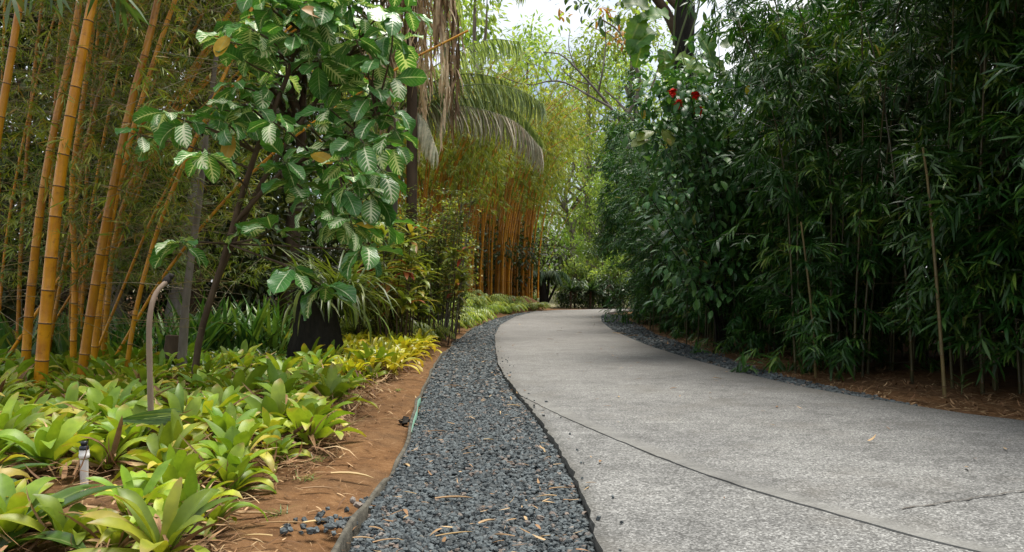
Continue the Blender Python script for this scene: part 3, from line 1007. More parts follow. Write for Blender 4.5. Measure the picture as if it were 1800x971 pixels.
    clump('golden_bamboo', 'golden bamboo clump leaning over towards the variegated tree', lean, 2400, 300, ((100, 470), (-60, 580), (6.4, 9.0)))
    # green sprays hanging into the top corner
    mb = MB()
    pos, ax = [], []
    for px, py in ((60, -15), (100, -25), (75, -30), (175, -20), (200, -10), (215, 0), (20, -10)):
        pos.append(P(px, py, 4.6))
        ax.append([r.normal(.2, .5), r.normal(-.2, .3), -1.3])
    pos = np.array(pos)
    o0 = P(110, -80, 4.7)
    sprays(mb, pos - o0, np.array(ax), r, (4, 6), (.16, .26), .12, (0, .4), .8)
    t = P(-200, -260, 4.9)
    for q in pos:
        mb.tube(curve([P(110, -200, 4.8) - o0, .5 * (P(110, -160, 4.8) + q) - o0, q - o0], 6), .003, 4, 1, cap=False)
    th = thing('bamboo_branch', 'bright green bamboo leaves hanging into the top corner before golden culms', 'bamboo', o0)
    mb.build('foliage', [M['hedge_leaf_light'], M['gold_twig']], th)


build_gold_bamboo()


# ------------------------------------------------------------------ generic trees and shrubs
def crown(mb, r, centres, radii, per, L, W, tmpl=SMALL, mat=0, droop=(.1, .8), flat=.75, down=-.25):
    for c, rad in zip(centres, radii):
        n = int(per * (rad ** 2))
        off = sph(r, n) * (r.random(n) ** .4 * rad)[:, None] * np.array([1, 1, flat])
        d = norm(off) + sph(r, n) * .8 + np.array([0, 0, down])
        l = r.uniform(*L, n)
        shade = np.clip(r.normal(.45, .12) + r.normal(0, .2, n), 0, 1)
        leaves(mb, c + off, d, np.array([0, 0, 1]) + sph(r, n) * .5, l, l * W, r.uniform(*droop, n), tmpl, r, mat, .2, shade)


def leafy_tree(name, label, seed, H, crown_r, bark, leaf, nlimb=7, per=260, L=(.12, .22), W=.45, trunk_r=.14, base=.35, clumps=26, cr=(.45, .8), tmpl=SMALL, group=None, forks=2):
    r = np.random.default_rng(seed)
    t = thing(name, label, 'tree', group=group)
    tr = MB()
    zt = H * .72
    p = curve([[0, 0, -.05], [r.normal(0, .1), r.normal(0, .1), zt * .4], [r.normal(0, .25), r.normal(0, .25), zt * .75], [r.normal(0, .3), r.normal(0, .3), zt]], 14)
    tr.tube(p, np.linspace(trunk_r, trunk_r * .35, 14) * np.array([1.35] + [1] * 13), 8)
    cs, rs = [], []
    for k in range(clumps):
        a = r.uniform(0, 6.28)
        z = H * (base + (1 - base) * r.random() ** .8)
        prof = math.sin(math.pi * min(1, max(.05, (z / H - base + .12) / (1.1 - base)))) ** .7
        rad = crown_r * prof * math.sqrt(r.random())
        cs.append([rad * math.cos(a), rad * math.sin(a), z])
        rs.append(r.uniform(*cr))
    cs, rs = np.array(cs), np.array(rs)
    for c in cs[:nlimb * forks]:
        k = int(np.clip(np.searchsorted(p[:, 2], c[2] * .72), 2, 12))
        m = .5 * (p[k] + c) + np.array([0, 0, .15]) + r.normal(0, .08, 3)
        tr.tube(curve([p[k], m, c], 7), np.linspace(trunk_r * .4, .012, 7), 6)
    k1 = tr.build('trunk', bark, t)
    cm = MB()
    crown(cm, r, cs, rs, per, L, W, tmpl)
    k2 = cm.build('crown', leaf, t)
    return reg(t, [k1, k2])


def put(proto, items, first=[set()]):
    """items: (x, y, scale, label); the prototype itself takes the first place"""
    r = np.random.default_rng(len(items) * 13 + 1)
    for x, y, s, lab in items:
        z = float(terrain(x, y)) - .02
        if proto.name not in first[0]:
            first[0].add(proto.name)
            proto.location, proto.scale, proto.rotation_euler = (x, y, z), (s,) * 3, (0, 0, r.uniform(0, 6))
            proto['label'] = lab
        else:
            copy_tree(proto, lab, (x, y, z), r.uniform(0, 6), s)


def at(px, d):
    return (px - 900) / F * d


def build_background():
    # shade trees behind the golden bamboo and the variegated tree
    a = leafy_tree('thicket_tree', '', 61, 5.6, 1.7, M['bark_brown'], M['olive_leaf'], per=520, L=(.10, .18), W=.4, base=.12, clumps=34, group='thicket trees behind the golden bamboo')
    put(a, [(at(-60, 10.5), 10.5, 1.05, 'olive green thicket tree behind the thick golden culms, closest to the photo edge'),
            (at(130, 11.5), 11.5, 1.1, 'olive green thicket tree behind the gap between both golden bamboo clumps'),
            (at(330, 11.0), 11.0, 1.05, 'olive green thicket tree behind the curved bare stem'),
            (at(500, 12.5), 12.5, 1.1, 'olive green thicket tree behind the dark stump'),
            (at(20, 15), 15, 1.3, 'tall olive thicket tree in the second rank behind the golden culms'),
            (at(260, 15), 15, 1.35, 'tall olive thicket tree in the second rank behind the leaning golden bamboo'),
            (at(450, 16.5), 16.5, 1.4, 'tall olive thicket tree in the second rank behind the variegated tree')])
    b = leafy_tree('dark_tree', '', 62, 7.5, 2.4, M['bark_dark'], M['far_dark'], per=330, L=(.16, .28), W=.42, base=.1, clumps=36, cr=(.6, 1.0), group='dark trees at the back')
    put(b, [(at(-250, 18), 18, 1.1, 'dark green tree deep behind the golden bamboo'),
            (at(150, 21), 21, 1.2, 'dark green tree deep behind the leaning golden bamboo'),
            (at(420, 23), 23, 1.2, 'dark green tree deep behind the variegated tree'),
            (at(620, 26), 26, 1.15, 'dark green tree deep behind the shaggy palm'),
            (7.4, 10.0, 1.0, 'dark tree shading the back of the bamboo hedge at its near end'),
            (7.2, 15.0, 1.0, 'dark tree shading the back of the bamboo hedge at its middle'),
            (7.6, 20.0, 1.05, 'dark tree shading the back of the bamboo hedge near the bend'),
            (8.8, 5.0, 1.1, 'dark tree behind the hedge beside the photo edge'),
            (at(1075, 37), 37, .62, 'dark round tree beyond the bend against the hedge end'),
            (at(1150, 44), 44, 1.2, 'dark tree far beyond the bend behind the hedge end'),
            (at(1330, 40), 40, 1.2, 'dark tree hidden far behind the hedge')])
    f = leafy_tree('dense_bush', '', 66, 2.2, 1.5, M['bark_brown'], M['olive_leaf'], per=420, L=(.10, .17), W=.42, trunk_r=.05, base=.02, clumps=40, cr=(.35, .6), group='dense bushes closing the gaps')
    f['category'] = 'bush'
    put(f, [(at(-120, 12), 12, 1.0, 'dense olive bush low behind the thick golden culms at the photo edge'),
            (at(70, 12.8), 12.8, 1.0, 'dense olive bush low behind the thickest golden culm'),
            (at(215, 13.6), 13.6, .95, 'dense olive bush low behind the leaning golden culms'),
            (at(400, 13.4), 13.4, .95, 'dense olive bush low behind the leaning variegated trunk'),
            (at(530, 14.5), 14.5, 1.0, 'dense olive bush low behind the black stump'),
            (at(620, 15.5), 15.5, 1.05, 'dense olive bush low behind the cordylines'),
            (at(900, 35.5), 35.5, 1.5, 'dense bush low behind the golden grove by the bend'),
            (at(850, 32), 32, 1.4, 'dense bush low behind the middle golden grove'),
            (at(795, 29.5), 29.5, 1.4, 'dense bush low behind the golden grove under the fronds'),
            (at(735, 27), 27, 1.4, 'dense bush low behind the golden grove by the palm trunk'),
            (7.6, 4.4, 1.2, 'dense bush in the dark behind the hedge, first up the path'),
            (7.0, 6.6, 1.2, 'dense bush in the dark behind the hedge, second up the path'),
            (6.7, 8.8, 1.2, 'dense bush in the dark behind the hedge, third up the path'),
            (6.3, 11.2, 1.2, 'dense bush in the dark behind the hedge, fourth up the path'),
            (6.1, 13.6, 1.2, 'dense bush in the dark behind the hedge, fifth up the path'),
            (6.2, 16.4, 1.2, 'dense bush in the dark behind the hedge, sixth up the path'),
            (6.6, 19.5, 1.2, 'dense bush in the dark behind the hedge, seventh up the path')])
    # pale sunlit trees far off, sky between them
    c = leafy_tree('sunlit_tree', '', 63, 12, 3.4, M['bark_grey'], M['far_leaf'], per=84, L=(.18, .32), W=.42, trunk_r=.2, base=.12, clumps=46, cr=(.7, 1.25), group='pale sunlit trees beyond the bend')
    put(c, [(at(845, 40), 40, 1.5, 'pale sunlit tree rising tallest behind the golden grove'),
            (at(770, 46), 46, 1.6, 'pale sunlit tree behind the shaggy palm'),
            (at(935, 58), 58, 1.6, 'pale sunlit tree in the gap under the open sky'),
            (at(1040, 50), 50, 1.38, 'pale sunlit tree over the end of the path'),
            (at(1120, 48), 48, 1.5, 'pale sunlit tree behind the top of the hedge'),
            (at(1035, 72), 72, 1.7, 'pale sunlit tree smallest and far off in the gap'),
            (at(900, 78), 78, 1.9, 'pale sunlit tree far behind the grove'),
            (at(1190, 70), 70, 1.8, 'pale sunlit tree far behind the red flowers'),
            (at(1000, 47), 47, .95, 'pale sunlit tree low behind the crooked grey branches'),
            (at(1085, 62), 62, 1.6, 'pale sunlit tree behind the orange leaf tufts'),
            (at(1062, 39), 39, .55, 'pale sunlit tree small and round over the bend'),
            (at(700, 70), 70, 1.9, 'pale sunlit tree far behind the variegated tree')])
    d = leafy_tree('bush', '', 64, 2.6, 1.5, M['bark_brown'], M['far_leaf'], per=300, L=(.12, .22), W=.45, trunk_r=.06, base=.08, clumps=24, cr=(.4, .65), group='bushes beyond the bend')
    d['category'] = 'bush'
    put(d, [(at(1010, 36), 36, .8, 'light green bush beside the palm at the end of the path'),
            (at(1062, 41), 41, 1.1, 'light green bush behind the end of the path'),
            (at(925, 40), 40, .85, 'light green bush at the foot of the golden grove'),
            (at(985, 52), 52, 1.5, 'light green bush on the pale lawn'),
            (at(1090, 35), 35, .9, 'light green bush against the end of the hedge'),
            (at(1045, 60), 60, 2.0, 'large light green bush far across the lawn'),
            (at(940, 64), 64, 2.0, 'large light green bush far across the lawn behind the dark little palm')])
    e = leafy_tree('low_bush', '', 65, .95, .6, M['bark_brown'], M['far_dark'], per=900, L=(.08, .15), W=.4, trunk_r=.03, base=.05, clumps=20, cr=(.18, .3), group='low bushes across the bend')
    e['category'] = 'bush'
    put(e, [(at(1012, 34), 34, 1.2, 'low dark green bush across the bend, first from the little palm'),
            (at(1040, 33.8), 33.8, 1.0, 'low dark green bush across the bend, second from the little palm'),
            (at(1065, 34), 34, 1.3, 'low dark green bush across the bend, third from the little palm'),
            (at(1092, 33.6), 33.6, 1.1, 'low dark green bush across the bend, fourth from the little palm'),
            (at(990, 35), 35, .7, 'low dark green bush across the bend, at the foot of the little palm')])


build_background()


def plume_bamboo(name, label, seed, H, n, spread, culm_r, leaf_n, leafL, culm_mat, leaf_mat, arch=.35, tmin=.35, group=None, tmpl=LANCE, W=.13):
    r = np.random.default_rng(seed)
    t = thing(name, label, 'bamboo', group=group)
    kids = []
    fol = MB()
    Pp, Aa = [], []
    for c in range(n):
        a = r.uniform(0, 6.28)
        rad = spread * .5 * math.sqrt(r.random())
        b = np.array([rad * math.cos(a), rad * math.sin(a), -.05])
        out = np.array([math.cos(a), math.sin(a), 0])
        h = H * r.uniform(.7, 1.05)
        tt = np.linspace(0, 1, 12)
        p = b + out * (arch * h * tt ** 2.2 * r.uniform(.5, 1.2))[:, None] + np.array([0, 0, 1]) * (h * (tt - .18 * tt ** 4))[:, None]
        mb = MB()
        culm_tube(mb, p, culm_r * r.uniform(.75, 1.15), culm_r * .25, .42, 6, 1, r, .05)
        kids.append(mb.build('culm', [culm_mat, M['node']], t))
        k = leaf_n
        ts = tmin + (1 - tmin) * r.random(k) ** .8
        q = np.stack([np.interp(ts, tt, p[:, i]) for i in range(3)], -1)
        az = r.uniform(0, 6.28, k)
        o = np.stack([np.cos(az), np.sin(az), np.zeros(k)], -1)
        ln = r.uniform(.1, 1.0, k) * H * .12
        Pp.append(q + o * ln[:, None] - np.array([0, 0, 1]) * (ln * r.uniform(.1, .9, k))[:, None])
        Aa.append(o + np.array([0, 0, -1]) * r.uniform(.4, 1.8, k)[:, None])
    sprays(fol, np.vstack(Pp), np.vstack(Aa), r, (7, 11), leafL, W, tmpl=tmpl)
    kids.append(fol.build('foliage', leaf_mat, t))
    return reg(t, kids)


def build_groves():
    a = plume_bamboo('golden_grove', '', 71, 8.6, 42, 2.4, .046, 50, (.12, .22), M['gold_culm'], M['plume_leaf'], .30, .5, 'golden bamboo groves on the bank')
    put(a, [(at(893, 32.6), 32.6, 1.12, 'golden bamboo grove on the bank closest to the path bend'),
            (at(842, 29.0), 29.0, 1.08, 'golden bamboo grove on the bank behind the small leaved shrub'),
            (at(785, 25.8), 25.8, 1.0, 'golden bamboo grove on the bank under the palm fronds'),
            (at(715, 23.5), 23.5, .95, 'golden bamboo grove on the bank behind the palm trunk'),
            (at(815, 34), 34, 1.2, 'taller golden bamboo grove in the second rank behind the small shrub'),
            (at(872, 38), 38, 1.25, 'taller golden bamboo grove in the second rank toward the bend')])
    b = plume_bamboo('feathery_bamboo', '', 72, 11.0, 14, 2.8, .04, 48, (.16, .3), M['gold_culm'], M['far_leaf'], .42, .3, 'feathery bamboos over the bend')
    put(b, [(at(935, 46), 46, .85, 'feathery yellow green bamboo arching beside the end of the path'),
            (at(850, 42), 42, 1.2, 'feathery yellow green bamboo rising behind the palm fronds')])


build_groves()


# ------------------------------------------------------------------ palms
def frond(mb, spine, r, n=60, L=(.25, .5), W=.03, hang=.8, mat=0, prof=None, rr=None, rad=.012, ratio=.6, mess=.06):
    """feather frond: a midrib with two rows of leaflets"""
    sp = curve(spine, 24)
    mb.tube(sp, np.linspace(rad, rad * .25, 24), 6, mat=1, cap=False)
    tan = norm(np.gradient(sp, axis=0))
    for sgn in (-1, 1):
        u = np.linspace(.06, .995, n) + r.normal(0, .004, n)
        idx = np.clip(u, 0, 1) * 23
        b = np.stack([np.interp(idx, np.arange(24), sp[:, k]) for k in range(3)], -1)
        t = norm(np.stack([np.interp(idx, np.arange(24), tan[:, k]) for k in range(3)], -1))
        s = norm(np.cross(t, np.array([0, 0, 1.0]))) * sgn
        d = t * .55 + s * ratio + np.array([0, 0, -1]) * (hang * r.uniform(.7, 1.3, n))[:, None] + r.normal(0, mess, (n, 3))
        ll = (L[0] + (L[1] - L[0]) * np.sin(np.pi * np.clip(u * .85 + .12, 0, 1)) ** .7) * r.uniform(.8, 1.1, n)
        leaves(mb, b, d, np.array([0, 0, 1.0]) + t * .2, ll, W * r.uniform(.8, 1.2, n), r.uniform(.3, 1.0, n), NEEDLE, r, mat, .3, None if rr is None else np.clip(r.normal(rr, .2, n), 0, 1))


def build_palms():
    r = np.random.default_rng(21)
    # palm with green feather fronds reaching over the shrubs
    D = 13.0
    hub = P(692, 215, D)
    base = np.array([hub[0] - .1, D, 0])
    t = thing('feather_palm', 'palm with arching green grey feather fronds behind the variegated tree', 'palm', base)
    mb = MB()
    p = curve([[0, 0, -.05], [.03, 0, 1.2], hub - base], 16)
    mb.tube(p, np.linspace(.13, .09, 16) * (1 + .06 * (np.arange(16) % 2)), 10)
    mb.build('trunk', M['bark_grey'], t)
    defs = [([(692, 215), (762, 186), (835, 190), (905, 214), (952, 262)], 0, 1, 1.0, (.42, .66)),
            ([(692, 208), (772, 162), (850, 148), (910, 158), (955, 182)], .35, 0, .9, (.4, .62)),
            ([(692, 212), (770, 178), (850, 178), (915, 205), (955, 250)], .9, 0, .95, (.4, .6)),
            ([(692, 205), (750, 150), (820, 130), (880, 140), (925, 165)], .8, 0, .85, (.36, .55)),
            ([(692, 205), (735, 140), (800, 95), (860, 70), (915, 74)], .6, 0, .8, (.34, .5)),
            ([(692, 205), (640, 140), (590, 130), (540, 170)], .3, 0, .8, (.3, .5)),
            ([(692, 212), (640, 190), (590, 210), (560, 270)], -.4, 0, .9, (.3, .5)),
            ([(692, 205), (690, 120), (670, 60), (640, 30)], .8, 0, .7, (.3, .5)),
            ([(692, 215), (715, 190), (745, 210), (765, 260)], -.9, 1, .9, (.3, .5))]
    for pts, dd, old, hang, LL in defs:
        mb = MB()
        n = len(pts)
        sp = [P(x, y, D + dd * k / (n - 1)) - base for k, (x, y) in enumerate(pts)]
        frond(mb, sp, r, 95, LL, .036, hang, 0, ratio=.45, rr=.55 if old else .4)
        o = mb.build('frond', [M['palm_old'] if old else M['palm_leaf'], M['green_stem']], t)
        if old:
            o['label'] = 'greyish tan ageing frond'
    # tall palm whose dead leaves hang in a skirt
    D = 12.3
    hub = P(724, -60, D)
    base = np.array([hub[0] - .05, D, 0])
    t = thing('shaggy_palm', 'palm with a skirt of dry tan leaves hanging round its trunk', 'palm', base)
    mb = MB()
    mb.tube(curve([[0, 0, -.05], [.05, 0, 2.5], hub - base], 18), np.linspace(.085, .08, 18) * (1 + .05 * (np.arange(18) % 2)), 10)
    mb.build('trunk', M['bark_brown'], t)
    h = hub - base
    for k in range(26):
        a = r.uniform(0, 6.28)
        o = np.array([math.cos(a), math.sin(a), 0])
        ln = r.uniform(.9, 2.3) if k % 3 else r.uniform(2, 2.65)
        mb = MB()
        w = r.uniform(.15, .68)
        top = h + o * .1 + [0, 0, r.uniform(-.35, .35)]
        sp = [top, top + o * w * .75 + [0, 0, .12 - ln * .2], top + o * w + [0, 0, -ln * .55], top + o * w * r.uniform(.7, 1.15) + [0, 0, -ln]]
        frond(mb, sp, r, 13, (.3, .75), .04, 1.0, 0, ratio=.6, rr=r.uniform(.1, 1), mess=.42)
        mb.build('dry_frond', [M['palm_dead'], M['stem_tan']], t)
    for k in range(9):
        a = k * .7 + r.normal(0, .15)
        o = np.array([math.cos(a), math.sin(a), 0])
        mb = MB()
        sp = [h, h + o * .7 + [0, 0, .75], h + o * 1.6 + [0, 0, .7], h + o * 2.2 + [0, 0, .1]]
        frond(mb, sp, r, 60, (.3, .55), .035, .7, 0, ratio=.6)
        mb.build('frond', [M['palm_leaf'], M['green_stem']], t)
    # little dark palm at the end of the path
    D = 34.0
    base = np.array([at(957, D), D, float(terrain(at(957, D), D))])
    t = thing('small_palm', 'small dark trunked palm at the end of the path before pale lawn', 'palm', base)
    mb = MB()
    mb.tube(curve([[0, 0, -.1], [-.05, 0, .5], [-.1, 0, 1.2]], 10), np.linspace(.2, .15, 10), 8)
    mb.tube(curve([[.05, 0, 0], [.3, 0, .5], [.55, 0, 1.0]], 8), [.06] * 8, 6)
    mb.tube(curve([[.05, 0, 0], [.15, 0, .6], [.2, 0, 1.2]], 8), [.06] * 8, 6)
    mb.build('trunk', M['bark_dark'], t)
    for k in range(13):
        a = k * .52 + r.normal(0, .15)
        o = np.array([math.cos(a), math.sin(a), 0])
        h = np.array([-.05, 0, 1.15])
        l = r.uniform(.7, 1.2)
        mb = MB()
        frond(mb, [h, h + o * l * .4 + [0, 0, .35], h + o * l * .8 + [0, 0, .3], h + o * l * 1.1 + [0, 0, -.1]], r, 26, (.2, .4), .05, .6, 0)
        mb.build('frond', [M['far_dark'], M['green_stem']], t)
    # bluish fan of spiky leaves next to it
    D = 33.5
    for px, lab in ((1003, 'spiky blue green rosette plant beside the little palm'), (1038, 'spiky blue green rosette plant further along the bend')):
        mb = MB()
        n = 46
        a = r.uniform(0, 6.28, n)
        e = r.uniform(-.1, 1.2, n)
        leaves(mb, np.tile([[0, 0, .75]], (n, 1)), np.stack([np.cos(a), np.sin(a), e], -1), (0, 0, 1), r.uniform(.6, .95, n), .08, r.uniform(.1, .8, n), NEEDLE, r)
        mb.tube([[0, 0, -.05], [0, 0, .75]], [.06, .05], 6, 1)
        t = thing('rosette_plant', lab, 'plant', (at(px, D), D, float(terrain(at(px, D), D))))
        mb.build('foliage', [M['far_dark'], M['bark_brown']], t)


build_palms()


# ------------------------------------------------------------------ the variegated tree
def build_noni():
    r = np.random.default_rng(33)
    D = 5.9
    base = np.array([at(338, 6.3), 6.3, 0.0])
    t = thing('variegated_tree', 'small tree with big green leaves patterned in cream over the bromeliads', 'tree', base)
    main = curve([base + [0, 0, -.05], P(352, 590, 6.25), P(392, 460, 6.15), P(428, 335, 6.05), P(462, 235, 6.0), P(503, 140, 5.95), P(530, 40, 5.95), P(560, -80, 6.0)], 26)
    tr = MB()
    tr.tube(main - base, np.linspace(.030, .013, 26), 8)
    fork = curve([main[6], P(455, 330, 6.1), P(540, 200, 6.2), P(620, 90, 6.2), P(690, -20, 6.3)], 16)
    fork2 = curve([main[9], P(500, 300, 6.0), P(580, 260, 5.9), P(660, 200, 5.85)], 14)
    tr.tube(fork - base, np.linspace(.02, .010, 16), 6)
    tr.tube(fork2 - base, np.linspace(.02, .01, 14), 6)
    nodes = np.vstack([main[8:], fork[3:], fork2[3:]])
    up = [(440, 50), (478, 12), (520, 60), (555, 32), (600, 92), (640, 38), (690, 26), (702, 78), (660, 102), (615, 10), (560, 108), (505, 112), (432, 108), (415, 152), (600, 148), (650, 165), (690, 142), (716, 18), (395, 72), (462, -20), (530, -30), (590, -40), (650, -30), (700, -40), (640, 130), (575, 60), (680, 60),
          (540, 5), (500, 40), (625, 70), (455, 80), (570, 20)]
    mid = [(580, 192), (622, 205), (662, 205), (694, 228), (640, 252), (692, 262), (602, 285), (562, 262), (622, 312), (652, 340), (602, 335), (515, 322), (548, 352), (662, 372), (640, 405), (500, 285), (445, 190), (480, 215), (402, 220), (292, 200), (248, 238), (325, 212), (462, 152), (690, 185), (620, 240),
           (575, 300), (670, 300), (545, 225), (420, 185), (380, 190)]
    iso = [(322, 425), (420, 412), (516, 470), (478, 402), (572, 505), (585, 385), (618, 395), (362, 268), (640, 440)]
    dark = [(x + r.normal(0, 22), y + r.normal(0, 22)) for x, y in (up + mid)[::3]]
    n = 0
    for grp, dj, sc in ((up, 0.0, 1), (mid, -.1, 1), (iso, -.45, 1), (dark, .65, 1)):
        for px, py in grp:
            d = D + dj + r.normal(0, .16)
            c = P(px, py, d)
            k = np.argmin(np.linalg.norm(nodes - c, axis=1) + .6 * np.maximum(0, nodes[:, 2] - c[2] + .1))
            m = .5 * (nodes[k] + c) + np.array([0, 0, .02]) + r.normal(0, .03, 3)
            if grp is not dark or r.random() < .4:
                tr.tube(curve([nodes[k], m, c], 8) - base, np.linspace(.009, .005, 8), 5 + 1, cap=False)
            mb = MB()
            nl = r.integers(5, 8) if grp is not dark else 5
            a = np.arange(nl) / nl * 6.28 + r.uniform(0, 6.28) + r.normal(0, .25, nl)
            el = r.uniform(-.75, .45, nl)
            dd = np.stack([np.cos(a), np.sin(a), el], -1)
            L = r.uniform(.165, .265, nl)
            v = np.clip(r.beta(1.1, 1.3, nl), 0, 1)
            b = c - base + dd * .03 + np.array([0, 0, 1]) * r.uniform(-.03, .03, nl)[:, None]
            for q, e in zip(b, dd):
                mb.tube([c - base, q], .003, 4, mat=1, cap=False)
            leaves(mb, b, dd, np.array([0, 0, 1.0]) + dd * .1, L, L * r.uniform(.46, .66, nl), r.uniform(.2, 1.5, nl), NONI, r, 0, r.uniform(.05, .4), v, 1.0, r.normal(0, .35, nl), .09)
            if n < 96:
                mb.build('leaf_cluster', [M['noni'], M['green_stem']], t)
                n += 1
            else:
                EXTRA.append(mb)
    big = MB()
    for mb in EXTRA:
        for v, f, uv, rr, m in zip(mb.v, mb.f, mb.uv, mb.r, mb.m):
            big.v.append(v); big.f.append(f + big.n if False else f - f.min() + big.n); big.uv.append(uv); big.r.append(rr); big.m.append(m)
            big.n += len(v)
    if EXTRA:
        o = big.build('foliage', [M['noni'], M['green_stem']], t)
        o['kind'] = 'stuff'
    tr.build('trunk', M['bark_brown'], t)
    for px, py, aa in ((588, 40, 2.0), (418, 68, 4.2), (560, 278, .2), (424, 245, 4.5), (632, 405, .6)):
        mb = MB()
        leaves(mb, np.array([P(px - 14, py - 6, 5.65) - base]), np.array([[math.cos(aa) * .8, -.4, math.sin(aa) * .5 - .3]]), np.array([[.2, -1, .6]]), .19, .10, .5, NONI, r, 0, .2, r.random(1))
        o = mb.build('yellowed_leaf', M['yellow_leaf'], t)
        o['label'] = 'yellowed dying leaf'


EXTRA = []
build_noni()


# ------------------------------------------------------------------ trunks, stems, stump
def build_stems():
    r = np.random.default_rng(44)

    def stem(name, label, pts, rad, mat, cat='trunk', n=10, ground=True, tip=None):
        p = curve([P(*q) for q in pts], 18)
        base = p[0].copy()
        base[2] = float(terrain(base[0], base[1])) if ground else base[2]
        p[0, 2] = base[2] - .04
        t = thing(name, label, cat, base)
        mb = MB()
        rr = np.interp(np.linspace(0, 1, 18), np.linspace(0, 1, len(rad)), rad)
        rr = rr * (1 + .05 * np.sin(np.arange(18) * 2.3) + .09 * (np.arange(18) % 3 == 1))
        mb.tube(p - base, rr, n)
        mb.build('stem', mat, t)
        if tip is not None:
            mb = MB()
            q = np.array([P(*w) for w in tip]) - base
            mb.tube(curve(q, 8), [.016, .019, .02, .018, .016, .019, .012, .004], 8)
            o = mb.build('broken_end', M['bark_dark'], t)
            o['label'] = 'blackened broken end of the stem'
        return t
    stem('curved_stem', 'bare tan stem bending over at its top among the bromeliads',
         [(266, 800, 3.9), (265, 720, 3.9), (263, 640, 3.9), (262, 580, 3.9), (266, 540, 3.92), (276, 513, 3.96), (292, 496, 4.0)], [.0145, .0135, .013, .0125, .0115], M['stem_tan'], 'stem', tip=[(290, 498, 4.0), (297, 488, 4.02), (306, 484, 4.03)])
    stem('thin_trunk', 'thin grey trunk standing just behind the curved stem', [(318, 665, 7.2), (322, 600, 7.2), (328, 520, 7.2), (338, 440, 7.25), (352, 340, 7.3), (362, 240, 7.4), (380, 100, 7.5)], [.05, .034, .03, .024, .02], M['bark_grey'])
    stem('mossy_post', 'short thick mossy stub at the foot of the thin grey trunk', [(300, 668, 7.3), (302, 630, 7.3), (304, 590, 7.3)], [.085, .075, .06], M['bark_brown'])
    stem('pale_trunk', 'pale grey tree trunk in shade behind the leaning golden bamboo', [(198, 620, 10.5), (200, 540, 10.5), (203, 470, 10.5), (206, 330, 10.6), (200, 150, 10.7)], [.13, .115, .10, .09, .08], M['bark_pale'])
    stem('pale_trunk', 'pale grey tree trunk with split bark behind the curved stem', [(305, 620, 10.2), (308, 545, 10.2), (318, 480, 10.2), (335, 380, 10.2), (360, 250, 10.4)], [.13, .11, .09, .08, .07], M['bark_pale'])
    # the black stump
    x, y = G(553, 647, 0)
    base = np.array([x, y, 0])
    t = thing('tree_stump', 'thick black tree stump at the back edge of the bromeliad bed', 'stump', base)
    K, N = 16, 26
    z = np.linspace(-.05, .86, K)
    th = np.arange(N) / N * 6.283
    rad = .255 * (1 + .10 * np.sin(z * 6 + 1) + .28 * np.exp(-z / .12))[:, None] * (1 + .09 * np.sin(th * 3 + 1)[None] + .05 * np.sin(th * 7 + z[:, None] * 5) + r.normal(0, .025, (K, N)))
    rad *= np.where(z > .8, .86, 1)[:, None]
    v = np.stack([rad * np.cos(th), rad * np.sin(th) * .9, np.broadcast_to(z[:, None], (K, N))], -1)
    i = np.arange(K - 1)[:, None] * N
    j = np.arange(N)[None]
    f = np.stack([i + j, i + (j + 1) % N, i + N + (j + 1) % N, i + N + j], -1).reshape(-1, 4)
    mb = MB().add(v.reshape(-1, 3), f)
    top = np.vstack([v[-1], [[0, 0, .84]]])
    mb.add(top, [[k, (k + 1) % N, (k + 2) % N, N] for k in range(0, N, 2)])
    mb.build('bark', M['bark_dark'], t)
    # strap-leaved plant growing on the stump
    t = thing('strap_fern', 'clump of long strap leaves growing on top of the black stump', 'plant', base + [.1, -.02, .8])
    mb = MB()
    for n, L, el, dr in ((190, (.4, .95), (.2, 1.8), (.6, 1.9)), (80, (.35, .6), (-.3, .6), (.8, 1.8))):
        a = r.uniform(0, 6.28, n)
        leaves(mb, np.stack([r.normal(.06, .16, n), r.normal(0, .14, n), r.normal(0, .06, n)], -1), np.stack([np.cos(a) + .25, np.sin(a), r.uniform(*el, n)], -1), (0, 0, 1), r.uniform(*L, n), r.uniform(.018, .034, n), r.uniform(*dr, n), SWORD, r, 0, .3)
    mb.build('foliage', M['epi_leaf'], t)
    for b_, d_, l_, dr_ in (([.33, -.1, -.1], [.5, -.3, -.2], .55, 1.5), ([.28, -.15, 0], [.35, -.5, -.1], .5, 1.7), ([.38, -.05, -.12], [.7, -.1, -.1], .6, 1.4), ([-.12, -.25, .05], [-.1, -.8, .1], .55, 1.9)):
        mb = MB()
        leaves(mb, np.array([b_]), np.array([d_]), (0, 0, 1), l_, .04, dr_, STRAP, r, 0, .2, .8)
        mb.build('hanging_leaf', M['epi_leaf'], t)
    # sprinkler riser
    x, y = G(148, 868, 0)
    t = thing('sprinkler_riser', 'white plastic sprinkler riser with black nozzle standing in the bromeliads', 'sprinkler', (x, y, 0))
    z0, s = 0, y / F
    hgt = lambda py: CAMZ - (py - HZ) * s
    MB().tube([[0, 0, -.05], [0, 0, hgt(808)]], 6.8 * s, 16).build('pipe', M['pvc'], t)
    zz = hgt(806)
    c = MB().tube([[0, 0, zz], [0, 0, zz + .004], [0, 0, zz + .018], [0, 0, zz + .019], [0, 0, hgt(791)]], np.array([7.2, 8.8, 8.8, 8.2, 8.2]) * s, 16).build('coupling', M['pvc'], t)
    zz = hgt(791)
    MB().tube([[0, 0, zz - .004], [0, 0, zz + .003], [0, 0, zz + .014], [0, 0, zz + .017]], np.array([7.4, 7.8, 7.8, 6.6]) * s, 14).build('nozzle_base', M['black_plastic'], t)
